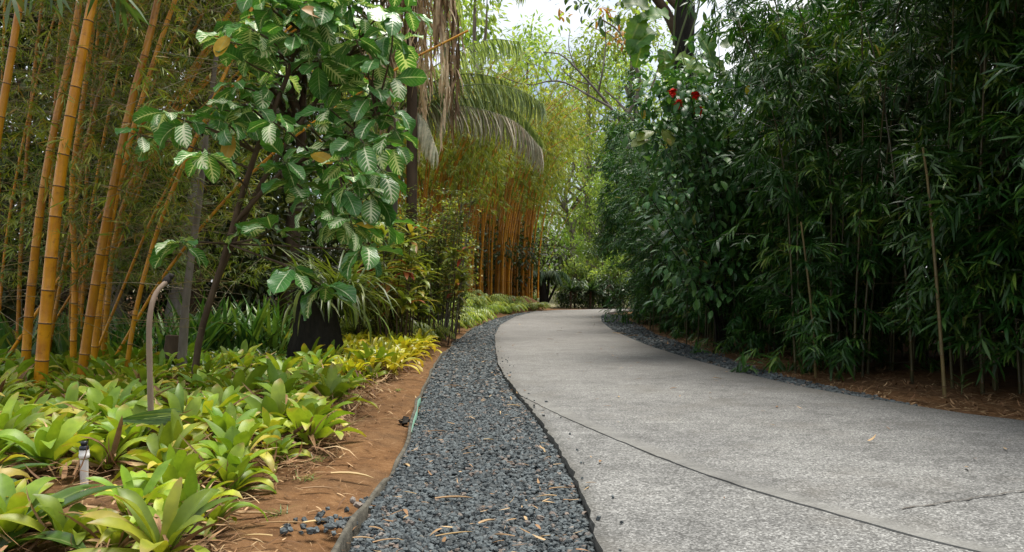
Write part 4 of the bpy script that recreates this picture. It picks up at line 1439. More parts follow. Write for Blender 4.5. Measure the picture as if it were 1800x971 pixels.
    MB().tube([[0, 0, zz + .015], [0, 0, zz + .022], [0, 0, zz + .024], [0, 0, zz + .034], [0, 0, zz + .036]], np.array([5.0, 5.0, 6.2, 5.6, 4.4]) * s, 14).build('nozzle', M['black_plastic'], t)


build_stems()


# ------------------------------------------------------------------ shrubs of the middle distance
def stem_shrub(name, label, seed, loc, H, nst, spread, leaf, per, L, W, tmpl, bark, fan=.35, cat='shrub', rosette=False, zmin=.25):
    r = np.random.default_rng(seed)
    t = thing(name, label, cat, (loc[0], loc[1], float(terrain(*loc))))
    fol = MB()
    for k in range(nst):
        a = r.uniform(0, 6.28)
        rad = spread * .4 * math.sqrt(r.random())
        o = np.array([math.cos(a), math.sin(a), 0])
        h = H * r.uniform(.6, 1.05)
        p = curve([o * rad + [0, 0, -.04], o * (rad + fan * h * .25) + [r.normal(0, .04), r.normal(0, .04), h * .5], o * (rad + fan * h * .6) + [0, 0, h]], 10)
        mb = MB()
        mb.tube(p, np.linspace(.013, .005, 10), 6)
        mb.build('stem', bark, t)
        if rosette:
            for q in (p[-1], p[6] + r.normal(0, .04, 3)):
                n = per
                az = r.uniform(0, 6.28, n)
                leaves(fol, q + np.stack([0 * az, 0 * az, r.uniform(-.12, .05, n)], -1), np.stack([np.cos(az), np.sin(az), r.uniform(-.1, 1.4, n)], -1), (0, 0, 1), r.uniform(*L, n), W, r.uniform(.5, 1.5, n), tmpl, r, 0, .25, np.clip(r.normal(.5, .25) + r.normal(0, .15, n), 0, 1))
        else:
            for tt in np.linspace(zmin, 1, 9):
                q = np.array([np.interp(tt, np.linspace(0, 1, 10), p[:, i]) for i in range(3)])
                for _ in range(2):
                    e = q + np.array([r.normal(0, .14), r.normal(0, .14), r.normal(.05, .08)])
                    fol.tube([q, e], [.003, .0015], 4, mat=1, cap=False)
                    n = per
                    s = np.linspace(.2, 1.1, n)[:, None]
                    az = r.uniform(0, 6.28, n)
                    leaves(fol, q + (e - q) * s + r.normal(0, .03, (n, 3)), np.stack([np.cos(az), np.sin(az), r.uniform(-.5, .6, n)], -1), (0, 0, 1), r.uniform(*L, n), np.mean(L) * W, r.uniform(.1, .8, n), tmpl, r, 0, .2)
    fol.build('foliage', [leaf, bark], t)
    return t


def build_shrubs():
    stem_shrub('small_leaved_shrub', 'upright shrub with many thin stems and small leaves beside the gravel bend', 81, (at(750, 13.2), 13.2), 2.4, 26, 1.2, M['shrub_leaf'], 10, (.055, .105), .48, OVAL, M['bark_grey'], .22, zmin=.3)
    stem_shrub('small_leaved_shrub', 'looser small leaved shrub standing before the golden grove', 82, (at(776, 15.0), 15.0), 1.6, 18, .9, M['shrub_leaf'], 10, (.055, .105), .48, OVAL, M['bark_grey'], .25)
    stem_shrub('small_leaved_shrub', 'small leaved shrub in shade under the palm fronds', 83, (at(705, 12.6), 12.6), 2.2, 20, 1.1, M['shrub_leaf'], 10, (.055, .105), .48, OVAL, M['bark_brown'], .25)
    stem_shrub('cordyline', 'yellow green cordyline with leaf rosettes just behind the stump', 84, (at(690, 10.4), 10.4), 1.65, 9, .7, M['ti_leaf'], 13, (.22, .36), .065, SWORD, M['bark_brown'], .22, 'plant', True)
    stem_shrub('cordyline', 'cordyline with red and yellow leaves in the small leaved shrub', 85, (at(782, 12.2), 12.2), 1.75, 4, .4, M['ti_leaf'], 12, (.2, .32), .06, SWORD, M['bark_brown'], .2, 'plant', True)
    stem_shrub('cordyline', 'low cordyline with green rosettes beside the yellow dwarf plants', 86, (at(715, 11.0), 11.0), .95, 7, .6, M['ti_leaf'], 12, (.2, .32), .06, SWORD, M['bark_brown'], .25, 'plant', True)
    stem_shrub('small_leaved_shrub', 'small leaved shrub between the cordylines and the palm trunk', 88, (at(665, 11.6), 11.6), 1.9, 20, 1.1, M['shrub_leaf'], 10, (.055, .105), .48, OVAL, M['bark_brown'], .25)
    stem_shrub('small_leaved_shrub', 'tall thin small leaved shrub against the golden grove culms', 89, (at(722, 14.2), 14.2), 2.4, 18, 1.0, M['shrub_leaf'], 10, (.055, .105), .48, OVAL, M['bark_grey'], .2)
    # a bush with red flowers growing through the hedge
    r = np.random.default_rng(87)
    D = 10.2
    base = np.array([at(1275, 10.9), 10.9, 0.0])
    t = thing('flowering_shrub', 'tall glossy leaved shrub with four red flowers growing out of the hedge', 'shrub', base)
    tr = MB()
    cs = []
    for px, py in ((1150, 150), (1185, 200), (1215, 170), (1160, 240), (1235, 215), (1260, 180), (1280, 240), (1200, 270), (1245, 280), (1170, 310), (1290, 300), (1215, 345), (1255, 370), (1190, 385), (1300, 360), (1230, 430), (1275, 440), (1215, 490), (1262, 510), (1150, 195), (1310, 250), (1205, 145), (1330, 310), (1240, 470), (1145, 350), (1180, 440)):
        c = P(px, py, D - .35 + r.normal(0, .3))
        cs.append(c - base)
        tr.tube(curve([[r.normal(0, .1), r.normal(0, .1), -.03], (c - base) * [.4, .4, .55], c - base], 9), np.linspace(.012, .005, 9), 6)
    tr.build('stem', M['bark_dark'], t)
    fol = MB()
    for c in cs:
        n = 95 if c[2] > 2.2 else 60
        off = r.normal(0, .2, (n, 3))
        d = off * 3 + sph(r, n) * .7 + np.array([-.15, -.35, -.1])
        L = r.uniform(.09, .165, n)
        leaves(fol, c + off, d, (0, -.2, 1), L, L * .5, r.uniform(.2, .9, n), GLOSS, r, 0, .25)
    fol.build('foliage', M['dark_leaf'], t)
    for px, py in ((1182, 162), (1222, 167), (1192, 183), (1228, 195)):
        mb = MB()
        n = 44
        d = sph(r, n) * np.array([1, 1, .8])
        leaves(mb, np.tile(P(px, py, 9.35) - base, (n, 1)), d, (0, 0, 1), r.uniform(.05, .075, n), .045, .15, OVAL, r, 0, .3)
        mb.build('flower', M['red'], t)
    # large pale leaves in the shrub
    mb = MB()
    for px, py, aa in ((1150, 232, 3.6), (1142, 246, 3.4), (1165, 226, 5)):
        leaves(mb, np.array([P(px, py, 9.4) - base]), np.array([[math.cos(aa), -.5, math.sin(aa) * .6]]), np.array([[0, -.6, .8]]), .26, .16, .6, NONI, r, 0, .2, [.9])
    o = mb.build('large_leaf', M['under_leaf'], t)
    # dark trunk with climbing leaves
    D = 16.0
    base = np.array([at(1222, D), D, 0.0])
    t = thing('dark_trunk_tree', 'tall tree with a black trunk rising behind the red flowers', 'tree', base)
    mb = MB()
    p = curve([[.3, 0, -.05], P(1212, 300, D) - base, P(1200, 150, D) - base, P(1203, 40, D) - base, P(1206, -60, D) - base, P(1205, -240, D) - base], 20)
    mb.tube(p, np.linspace(.27, .17, 20), 12)
    mb.build('trunk', M['bark_dark'], t)
    mb = MB()
    mb.tube(curve([P(1196, 70, D) - base, P(1170, 20, D) - base, P(1140, -20, D - .2) - base, P(1090, -90, D - .3) - base], 10), np.linspace(.12, .06, 10), 8)
    mb.tube(curve([P(1198, 20, D) - base, P(1165, -20, D) - base, P(1130, -110, D) - base], 8), np.linspace(.09, .04, 8), 8)
    mb.build('limb', M['bark_brown'], t)
    cm = MB()
    cc = [P(x, y, D + r.normal(0, .6)) - base for x, y in ((1100, -70), (1160, -100), (1230, -60), (1290, -110), (1040, -60), (1340, -50), (1180, -190), (1020, -10), (1125, -25), (1250, -15), (1065, 10), (1000, -40))]
    crown(cm, r, cc, r.uniform(.45, .75, len(cc)), 95, (.14, .24), .4, OVAL)
    cm.build('crown', M['far_dark'], t)
    base = P(1200, 130, D - .2)
    t = thing('climbing_vine', 'climber with big pale green leaves on the black trunk', 'climber', base)
    mb = MB()
    for k in range(3):
        s = r.uniform(0, 6)
        z = np.linspace(-1.6, 1.8, 24)
        xx = np.interp(z + base[2], [q[2] for q in p], [q[0] for q in p]) + at(1222, D) - base[0]
        mb.tube(np.stack([xx + .25 * np.cos(s + z * 1.2), -.05 + .25 * np.sin(s + z * 1.2) * .6, z], -1), .02, 6, cap=False)
    mb.build('stem', M['green_stem'], t)
    for px, py, dx, dz, L in ((1150, 55, -.9, -.5, .75), (1175, 28, -.9, .1, .7), (1128, 30, -.5, -1, .65), (1165, 88, .2, -1, .6), (1225, 60, .6, -.7, .7), (1235, 95, .8, -.6, .65), (1190, 100, .9, -.55, .7), (1248, 110, .5, -.5, .6), (1140, 15, -1, .4, .7), (1215, 120, .7, -.2, .6), (1265, 80, .9, .1, .6),
                              (1130, 70, -.3, -1.2, .6)):
        mb = MB()
        b = P(px, py, D - .55) - base
        leaves(mb, b[None], np.array([[dx, -.35, dz]]), np.array([[.15, -.8, .7]]), L * .95, L * .62, .9, SPLIT, r, 0, .25, r.random(1), 1, 0, .09)
        mb.build('leaf', M['clim_leaf'], t)
    # bare grey limbs in front of the far foliage, with orange leaf tufts
    D = 24.0
    base = np.array([at(1130, D), D, 0.0])
    t = thing('bare_branch_tree', 'slender grey tree with bare crooked branches and orange leaf tufts', 'tree', base)
    mb = MB()
    mb.tube(curve([[0, 0, -.05], P(1120, 330, D) - base, P(1095, 220, D) - base], 10), np.linspace(.13, .08, 10), 8)
    mb.build('trunk', M['bark_grey'], t)
    for pts, r0 in (([(1095, 220), (1070, 185), (1040, 150), (1010, 118), (985, 96), (955, 92)], .05), ([(1072, 188), (1030, 165), (1000, 148), (970, 142), (930, 150), (890, 138), (855, 118)], .04), ([(1052, 162), (1060, 120), (1065, 70), (1060, 20)], .035),
                    ([(1095, 220), (1125, 150), (1105, 90), (1088, 55), (1050, 30)], .07), ([(1012, 120), (1000, 85), (1002, 50)], .025), ([(1040, 150), (1010, 140), (985, 118), (1000, 100)], .02), ([(970, 142), (955, 120), (925, 110)], .02), ([(1095, 80), (1070, 60), (1030, 45)], .025)):
        q = MB()
        q.tube(curve([P(x, y, D + .3 * math.sin(x)) - base for x, y in pts], 12), np.linspace(r0, r0 * .3, 12), 6)
        q.build('branch', M['bark_grey'], t)
    fo = MB()
    for px, py, n in ((1088, 62, 12), (1075, 70, 8), (1100, 75, 10), (1070, 20, 12), (1058, 28, 10), (990, 25, 8)):
        d = sph(r, n) + np.array([0, -.3, -.4])
        leaves(fo, P(px, py, D) - base + r.normal(0, .1, (n, 3)), d, (0, 0, 1), r.uniform(.18, .32, n), .09, .5, OVAL, r)
    fo.build('orange_leaves', M['orange_leaf'], t)
    fo = MB()
    cc = [P(x, y, D + r.normal(0, .5)) - base for x, y in ((1060, 5), (1020, 0), (1100, 20), (1040, 45), (1130, 60), (985, 40), (960, 90), (1065, 110), (1010, 80))]
    crown(fo, r, cc, r.uniform(.35, .6, len(cc)), 70, (.16, .28), .4, OVAL)
    fo.build('crown', M['far_leaf'], t)
    # leafy leaning bamboo culms standing above the hedge
    for px, top, bot, D, w, lab in ((1080, 195, 420, 23.0, .55, 'narrow leafy bamboo column standing above the hedge end'), (1112, 108, 330, 24.5, .38, 'thin tall leafy column behind the red flowered shrub')):
        zt, zb = P(px, top, D)[2], P(px, bot, D)[2]
        b = np.array([at(px, D) + 1.5, D, 0.0])
        t = thing('leafy_column', lab, 'bamboo', b)
        q = MB()
        q.tube([[0, 0, -.05], [-.3, 0, zt * .3], [-1.4, 0, zt * .65], [-1.5, 0, zt]], [.05, .045, .04, .02], 6)
        q.build('culm', M['hedge_culm'], t)
        n = int(420 * w / .5)
        z = zb * .75 + (zt - zb * .75) * r.random(n)
        az = r.uniform(0, 6.28, n)
        o = np.stack([np.cos(az), np.sin(az), np.zeros(n)], -1)
        rad = w * (.55 + .45 * np.sin(z * 2.4) ** 2) * np.sqrt(r.random(n)) * np.clip((zt + .15 - z) / .5, .25, 1)
        fol = MB()
        sprays(fol, o * rad[:, None] + np.array([0, 0, 1]) * z[:, None] + np.array([-1.45, 0, 0]), o + np.array([0, 0, -1]) * r.uniform(.2, 1.2, n)[:, None], r, (7, 11), (.13, .22), .13)
        fol.build('foliage', M['hedge_leaf'], t)


build_shrubs()


# ------------------------------------------------------------------ bromeliads and other low plants
def bromeliad(seed, nl, L, W, open_, name='bromeliad', leaf='brom_leaf', dry=13, tmpl=BLUNT, cat='bromeliad', group='bromeliads in the bed'):
    r = np.random.default_rng(seed)
    t = thing(name, '', cat, group=group)
    k = np.arange(nl)
    a = k * 2.399 + r.normal(0, .2, nl)
    f = k / nl                                     # inner leaves first
    el = 2.6 - f * (1.75 + open_ * .5) + r.normal(0, .18, nl)
    ln = r.uniform(*L, nl) * (.72 + .4 * f)
    mb = MB()
    b = np.stack([np.cos(a) * .018, np.sin(a) * .018, .03 + (1 - f) * .03], -1)
    leaves(mb, b, np.stack([np.cos(a), np.sin(a), el], -1), (0, 0, 1), ln, W * r.uniform(.66, 1.05, nl), .4 + f * (1.25 + open_ * .5) + r.normal(0, .25, nl), tmpl, r, 0, .42, np.clip(r.beta(2, 2, nl) + (f - .5) * .3, 0, 1), 1.7, r.normal(0, .28, nl), .05)
    kids = [mb.build('leaves', M[leaf], t)]
    if dry:
        mb = MB()
        a = r.uniform(0, 6.28, dry)
        leaves(mb, np.stack([np.cos(a) * .02, np.sin(a) * .02, np.full(dry, .05)], -1), np.stack([np.cos(a), np.sin(a), r.uniform(-.1, 1.1, dry)], -1), (0, 0, 1), r.uniform(.12, .3, dry), r.uniform(.006, .026, dry), r.uniform(.3, 1.6, dry), SWORD, r, 0, .6, None, 1, r.normal(0, .6, dry))
        kids.append(mb.build('dry_leaves', M['dry'], t))
    return reg(t, kids)


# outer margin of the bromeliad bed (photo pixels on the soil)
BED = line([(395, 975), (392, 905), (430, 855), (520, 830), (592, 800), (622, 752), (652, 706), (684, 672), (720, 645), (742, 622)])
BED = np.vstack([[[-.9, 1.0]], BED])


def used_first(protos):
    seen = set()

    def go(k, lab, loc, rz, s, tilt=(0, 0)):
        p = protos[k]
        if k not in seen:
            seen.add(k)
            p.location, p.rotation_euler = loc, (0, 0, rz)
            p.scale = (s,) * 3
            p['label'] = lab
            o = p
        else:
            o = copy_tree(p, lab, loc, rz, s)
        o.rotation_euler = (tilt[0], tilt[1], rz)
        return o
    return go


def build_bed():
    r = np.random.default_rng(55)
    kinds = [('broad cupped', (13, (.21, .31), .080, .35)), ('wide open', (15, (.22, .32), .072, .75)), ('tall upright', (12, (.25, .34), .066, .2)), ('crowded', (18, (.19, .28), .064, .55)), ('drooping', (14, (.24, .34), .072, .95)), ('slender', (13, (.22, .33), .056, .45))]
    protos = [bromeliad(90 + i, *k[1]) for i, k in enumerate(kinds)]
    go = used_first(protos)
    fixed = [(240, 932, .85, 4, 'big yellow green bromeliad in front of the sprinkler riser'), (345, 945, .8, 1, 'drooping bromeliad at the soil edge by the photo bottom'), (470, 800, 1.0, 3, None), (530, 785, .95, 1, None), (20, 945, .8, 3, None), (285, 968, .72, 3, None), (190, 992, .7, 5, None), (105, 985, .75, 0, None), (318, 905, .8, 2, None), (372, 955, .6, 5, None), (300, 872, .75, 4, None), (405, 880, .7, 1, None), (-25, 865, .8, 1, None)]
    spots = [(*G(px, py, 0), s, k, lab) for px, py, s, k, lab in fixed]
    tries = 0
    while len(spots) < 300 and tries < 40000:
        tries += 1
        y = 2.35 + 5.6 * r.random() ** 1.1
        e = X(BED, y) - .17
        x = e - (r.random() ** 1.25) * min(4.2, 1.6 + y * .5)
        if (x - G(553, 647, 0)[0]) ** 2 + (y - G(553, 647, 0)[1]) ** 2 < .42 ** 2:
            continue
        sx, sy = G(148, 868, 0)
        if (x - sx) ** 2 + (y - sy) ** 2 < .15 ** 2 or (abs(x - sx * y / sy) < .31 and sy - .62 < y < sy + .12):
            continue
        if abs(x / y * F + 900 - 266) < 16 and abs(y - 3.9) < .25:
            continue
        if min((x - q[0]) ** 2 + (y - q[1]) ** 2 for q in spots) < (.165 if y < 5 else .185) ** 2:
            continue
        spots.append((x, y, r.uniform(.62, 1.25), r.integers(0, 6), None))
    zones, labs = {}, []
    for x, y, s, k, lab in spots:
        px = x / y * F + 900
        m = X(BED, y) - x
        if lab:
            labs.append(None)
            continue
        if m < .34:
            zn = 'along the bare soil strip'
        elif px < 0:
            zn = 'at the photo edge'
        elif y < 3.3:
            zn = 'around the sprinkler riser'
        elif y < 4.5:
            zn = 'around the curved stem'
        elif y < 6:
            zn = 'mid bed behind the curved stem'
        elif px > 420:
            zn = 'before the black stump'
        else:
            zn = 'at the foot of the golden culms'
        labs.append((kinds[k][0], zn))
        zones.setdefault((kinds[k][0], zn), []).append((y, len(labs) - 1))
    final = [q[4] for q in spots]
    for (kd, zn), lst in zones.items():
        lst.sort()
        for i, (_, j) in enumerate(lst):
            final[j] = f'{kd} bromeliad {zn}' + (f', {ordinal(i)} from front' if len(lst) > 1 else '')
    for (x, y, s, k, _), lab in zip(spots, final):
        go(k, lab, (x, y, .0 + .02 * r.random()), r.uniform(0, 6.28), s, (r.normal(0, .2), r.normal(0, .2)))

    # yellow dwarf plants past the stump, low green ones before it
    dw = [bromeliad(120 + i, 16, (.13, .2), .035, .5 + .2 * i, 'dwarf_plant', 'dwarf_leaf', 2, STRAP, 'plant', 'yellow dwarf plants beside the soil strip') for i in range(3)]
    go = used_first(dw)
    pts = []
    tries = 0
    while len(pts) < 64 and tries < 6000:
        tries += 1
        y = 7.0 + 4.2 * r.random()
        x = X(BED, y) - .05 - .95 * r.random()
        if (x - G(553, 647, 0)[0]) ** 2 + (y - G(553, 647, 0)[1]) ** 2 < .45 ** 2 or x / y * F + 900 < 596:
            continue
        if pts and min((x - q[0]) ** 2 + (y - q[1]) ** 2 for q in pts) < .15 ** 2:
            continue
        pts.append((x, y))
    pts.sort(key=lambda q: q[1])
    edge = [q for q in pts if X(BED, q[1]) - q[0] < .35]
    inner = [q for q in pts if X(BED, q[1]) - q[0] >= .35]
    for lst, nm in ((edge, 'bright yellow dwarf plant on the soil strip edge'), (inner, 'yellow green dwarf plant inside the patch past the stump')):
        for i, (x, y) in enumerate(lst):
            go(int(r.integers(0, 3)), f'{nm}, {ordinal(i)} from the front', (x, y, 0.0), r.uniform(0, 6), r.uniform(1.35, 1.9), (r.normal(0, .15), r.normal(0, .15)))
    lg = [bromeliad(130 + i, 15, (.15, .22), .042, .5 + .2 * i, 'low_plant', 'under_leaf', 1, STRAP, 'plant', 'low green plants behind the bromeliads') for i in range(2)]
    go = used_first(lg)
    i = 0
    for y in np.arange(7.0, 9.6, .30):
        for px in np.arange(20, 505, 28 * 9 / y * 1.1):
            x = at(px + r.normal(0, 8), y)
            if r.random() < .18:
                continue
            zn = 'under the golden culms' if px < 190 else ('behind the curved stem' if px < 370 else 'beside the stump')
            LOW.setdefault(zn, []).append((x, y + r.normal(0, .07)))
    for zn, lst in LOW.items():
        lst.sort(key=lambda q: q[1])
        for i, (x, y) in enumerate(lst[:59]):
            go(int(r.integers(0, 2)), f'low green leafy plant {zn}, {ordinal(i)} from the front', (x, y, 0), r.uniform(0, 6), r.uniform(.8, 1.35) * (.8 if zn.startswith('under') else 1), (r.normal(0, .12), r.normal(0, .12)))
    # sword leaved plants in the shade
    def sword(seed, n, L, W):
        q = np.random.default_rng(seed)
        t = thing('sword_plant', '', 'plant', group='sword leaved plants in the shade')
        a = q.uniform(0, 6.28, n)
        mb = MB()
        leaves(mb, np.stack([q.normal(0, .09, n), q.normal(0, .09, n), 0 * a], -1), np.stack([np.cos(a) * .4, np.sin(a) * .4, 1 + 0 * a], -1), (0, 0, 1), q.uniform(*L, n), q.uniform(.7, 1.2, n) * W, q.uniform(.1, .9, n), SWORD, q, 0, .3)
        return reg(t, [mb.build('leaves', M['sword_leaf'], t)])
    sw = [sword(140, 22, (.45, .85), .045), sword(141, 18, (.5, .95), .055)]
    go = used_first(sw)
    sp = []
    for px in np.arange(340, 520, 13):
        sp.append((px, 9.4 + r.normal(0, .3), 'between the leaning trunk and the stump'))
    for px in np.arange(0, 350, 22):
        sp.append((px, 8.9 + r.normal(0, .5), 'behind the golden culms'))
    cnt = {}
    for px, d, zn in sp:
        i = cnt[zn] = cnt.get(zn, -1) + 1
        go(int(r.integers(0, 2)), f'dark sword leaved plant {zn}, {ordinal(i)} toward the path', (at(px, d), d, 0), r.uniform(0, 6), r.uniform(.75, 1.1))
    # broad leaves in the near corner
    for px, py, sc, lab, seed in ((-10, 990, 1.0, 'large dark green lily leaves in the photo corner', 150), (-60, 880, .9, 'broad leaved lily at the photo edge behind the corner', 151)):
        q = np.random.default_rng(seed)
        x, y = G(px, py, 0)
        n = 9
        a = np.array([.1, .55, 1.1, 1.9, 2.8, 3.6, 4.4, 5.2, 5.9])
        mb = MB()
        leaves(mb, np.stack([np.cos(a) * .03, np.sin(a) * .03, 0 * a + .03], -1), np.stack([np.cos(a), np.sin(a), q.uniform(.55, 1.2, n)], -1), (0, 0, 1), q.uniform(.3, .44, n) * sc, q.uniform(.06, .085, n) * sc, q.uniform(.7, 1.5, n), STRAP, q, 0, .35)
        t = thing('broad_lily', lab, 'plant', (x, y, 0))
        mb.build('leaves', M['lily_leaf'], t)
    # a folded palm seedling leaf lying over the bromeliads
    x, y = G(215, 815, 0)
    q = np.random.default_rng(152)
    n = 9
    a = np.linspace(-.34, .2, n)
    mb = MB()
    leaves(mb, np.tile([[0, 0, .21]], (n, 1)), np.stack([np.cos(a), np.sin(a) * .25 - .25, .2 + np.sin(a) * .55], -1), (0, -1, .35), .31 - .2 * np.abs(a), .022, .55, SWORD, q, 0, .5)
    mb.tube([[-.02, .02, -.02], [0, 0, .21]], .005, 6, 1)
    t = thing('palm_seedling', 'green pleated palm seedling leaf beside the curved stem', 'plant', (x, y, 0))
    mb.build('leaves', [M['under_leaf'], M['green_stem']], t)
    # ferns of the bank beyond
    def fern(seed, n):
        q = np.random.default_rng(seed)
        t = thing('bank_fern', '', 'fern', group='light green ferns on the bank')
        mb = MB()
        for k in range(n):
            a = q.uniform(0, 6.28)
            o = np.array([math.cos(a), math.sin(a), 0])
            l = q.uniform(.3, .55)
            frond(mb, [[0, 0, 0], o * l * .35 + [0, 0, l * .55], o * l * .8 + [0, 0, l * .62], o * l * 1.1 + [0, 0, l * .35]], q, 13, (.06, .13), .024, .35, 0, rad=.004, rr=q.uniform(.2, .8), ratio=.8)
        return reg(t, [mb.build('fronds', [M['fern_leaf'], M['green_stem']], t)])
    fe = [fern(160, 15), fern(161, 18)]
    go = used_first(fe)
    fp = []
    tries = 0
    while len(fp) < 118 and tries < 6000:
        tries += 1
        y = 11.5 + 19 * r.random()
        x = X(EDGE, y) - .32 - .1 * (r.random() < .2) - 2.4 * r.random() ** 1.2
        if fp and min((x - u[0]) ** 2 + (y - u[1]) ** 2 for u in fp) < .42 ** 2:
            continue
        if (x - at(765, 13.2)) ** 2 + (y - 13.2) ** 2 < .4:
            continue
        fp.append((x, y))
    fp.sort(key=lambda u: u[1])
    A = [u for u in fp if X(EDGE, u[1]) - u[0] < 1.0]
    B = [u for u in fp if X(EDGE, u[1]) - u[0] >= 1.0]
    for lst, nm in ((A, 'light green fern on the bank edge beside the gravel'), (B, 'light green fern higher on the bank under the golden grove')):
        for i, (x, y) in enumerate(lst[:59]):
            go(int(r.integers(0, 2)), f'{nm}, {ordinal(i)} up the path', (x, y, float(terrain(x, y)) - .02), r.uniform(0, 6), r.uniform(.8, 1.25))
    # weeds on the soil strip
    for px, py, lab in ((560, 815, 'tiny tuft of green grass at the bromeliad edge on soil'), (540, 848, 'tiny green weed tuft in the middle of the soil strip'), (487, 912, 'small sprouting weed on the soil near the photo bottom'), (700, 690, 'small green weed beside the upper soil strip')):
        n = 26
        a = r.uniform(0, 6.28, n)
        mb = MB()
        leaves(mb, np.stack([r.normal(0, .015, n), r.normal(0, .015, n), 0 * a], -1), np.stack([np.cos(a), np.sin(a), r.uniform(.1, 1.2, n)], -1), (0, 0, 1), r.uniform(.03, .07, n), .004, r.uniform(.2, 1, n), NEEDLE, r)
        x, y = G(px, py, 0)
        t = thing('weed_tuft', lab, 'weed', (x, y, .012))
        mb.build('blades', M['under_leaf'], t)


LOW = {}
build_bed()
print('BED', len([o for o in S.objects if o.name.startswith('bromeliad')]))


# ------------------------------------------------------------------ litter
def build_litter():
    r = np.random.default_rng(66)
    mb = MB()
    # dry leaves under the bromeliad margin, on the soil and at the hedge foot
    n = 2600
    y = 2.3 + 8 * r.random(n) ** 1.4
    x = X(BED, y) - .03 + np.abs(r.normal(0, .07, n)) * np.sign(r.random(n) - .72)
    far = r.random(n) < .16
    x = np.where(far, X(BED, y) + (X(EDGE, y) - X(BED, y)) * r.random(n), x)
    a = r.uniform(0, 6.28, n)
    L = r.uniform(.015, .085, n)
    leaves(mb, np.stack([x, y, .018 + .035 * r.random(n) * ~far], -1), np.stack([np.cos(a), np.sin(a), r.normal(0, .12, n)], -1), (0, 0, 1), L, L * r.uniform(.03, .14, n), r.normal(0, .5, n), NEEDLE, r, 0, .6, r.random(n) ** 1.5)
    n = 9000
    y = 4.2 + 17 * r.random(n) ** 1.5
    x = np.maximum(X(R_CONC, y), np.where((y > R_GRAV[0, 1]), X(R_GRAV, y) * .5 + X(R_CONC, y) * .5, X(R_CONC, y))) + .05 + 1.5 * r.random(n) ** 1.1
    a = r.uniform(0, 6.28, n)
    L = r.uniform(.03, .12, n)
    leaves(mb, np.stack([x, y, .016 + .015 * r.random(n)], -1), np.stack([np.cos(a), np.sin(a), r.normal(0, .1, n)], -1), (0, 0, 1), L, L * r.uniform(.05, .18, n), r.normal(0, .5, n), NEEDLE, r, 0, .6, r.random(n) ** 1.6)
    n = 3600
    y = 2.2 + 5.5 * r.random(n)
    x = X(BED, y) - .05 - 3.4 * r.random(n) ** 1.4
    a = r.uniform(0, 6.28, n)
    L = r.uniform(.05, .2, n)
    leaves(mb, np.stack([x, y, .02 + .09 * r.random(n)], -1), np.stack([np.cos(a), np.sin(a), r.normal(0, .35, n)], -1), (0, 0, 1), L, L * r.uniform(.03, .12, n), r.normal(0, .7, n), NEEDLE, r, 0, .6, r.random(n) ** 1.3)
    # needles and crumbs over the gravel
    n = 420
    y = 2.3 + 12 * r.random(n) ** 1.3
    x = X(EDGE, y) + (X(L_CONC, y) - X(EDGE, y)) * r.random(n)
    a = r.uniform(0, 6.28, n)
    L = r.uniform(.012, .06, n)
    leaves(mb, np.stack([x, y, .036 + .006 * r.random(n)], -1), np.stack([np.cos(a), np.sin(a), r.normal(0, .08, n)], -1), (0, 0, 1), L, L * r.uniform(.05, .3, n), r.normal(0, .4, n), NEEDLE, r, 0, .4, .35 + .65 * r.random(n))
    n = 190
    y = 3.0 + 24 * r.random(n) ** 1.2
    u = r.random(n)
    u = np.where(r.random(n) < .6, np.where(r.random(n) < .5, u ** 4, 1 - u ** 3), u)
    x = X(L_CONC, y) + .03 + (X(R_CONC, y) - X(L_CONC, y) - .06) * u
    a = r.uniform(0, 6.28, n)
    L = r.uniform(.012, .06, n) * (1 + y * .03)
    leaves(mb, np.stack([x, y, np.full(n, PATHZ + .009)], -1), np.stack([np.cos(a), np.sin(a), r.normal(0, .08, n)], -1), (0, 0, 1), L, L * r.uniform(.1, .35, n), r.normal(0, .5, n), NEEDLE, r, 0, .5, r.random(n) ** 1.5)
    tag(mb.build('leaf_litter', M['dry']), 'dry brown leaf litter on the soil and gravel', None, kind='stuff')
    # larger slivers, each a thing
    protos = []
    for k in range(3):
        q = np.random.default_rng(170 + k)
        mb = MB()
        leaves(mb, np.array([[-.06, 0, .004]]), np.array([[1, .05, .03]]), (0, 0, 1), .12, .009 + .004 * k, [.08 + .12 * k], SWORD, q, 0, .7, [.6 + .15 * k])
        o = mb.build('dry_sliver', M['dry'])
        tag(o, '', 'dry leaf', 'dry slivers lying on the gravel')
        KIDS[o.name] = []
        protos.append(o)
    go = used_first(protos)
    spots = [(800, 880, .3, 1.3, 'widest tan sliver lying across the gravel in the foreground middle'), (985, 862, .4, .8, None), (715, 820, 1.9, .9, None), (755, 803, .4, .7, None), (765, 762, .1, 1.2, None), (860, 775, .3, .5, None), (825, 800, .7, .6, None), (960, 875, 2.8, .7, None), (700, 905, 1.0, .6, None),
             (860, 920, .9, .9, None), (800, 945, .4, 1.1, None), (885, 945, 2.6, .7, None), (940, 895, 1.9, .5, None), (800, 680, .2, 1.1, None), (890, 690, 2.9, .8, None), (790, 610, 2.6, 1.5, None), (770, 625, .5, 1.3, None), (905, 715, 0, .9, None), (830, 735, 1.2, .7, None), (680, 955, .6, .8, None), (720, 870, 2.5, .6, None), (640, 950, .2, .6, None)]
    spots = sorted(spots, key=lambda s: -s[1])
    i = 0
    for px, py, a, s, lab in spots:
        x, y = G(px, py, .035)
        if not lab:
            lab = f'thin dry tan sliver on the lava gravel, {ordinal(i)} one from the front'
            i += 1
        go(i % 3, lab, (x, y, .042), a, s)
    i = 0
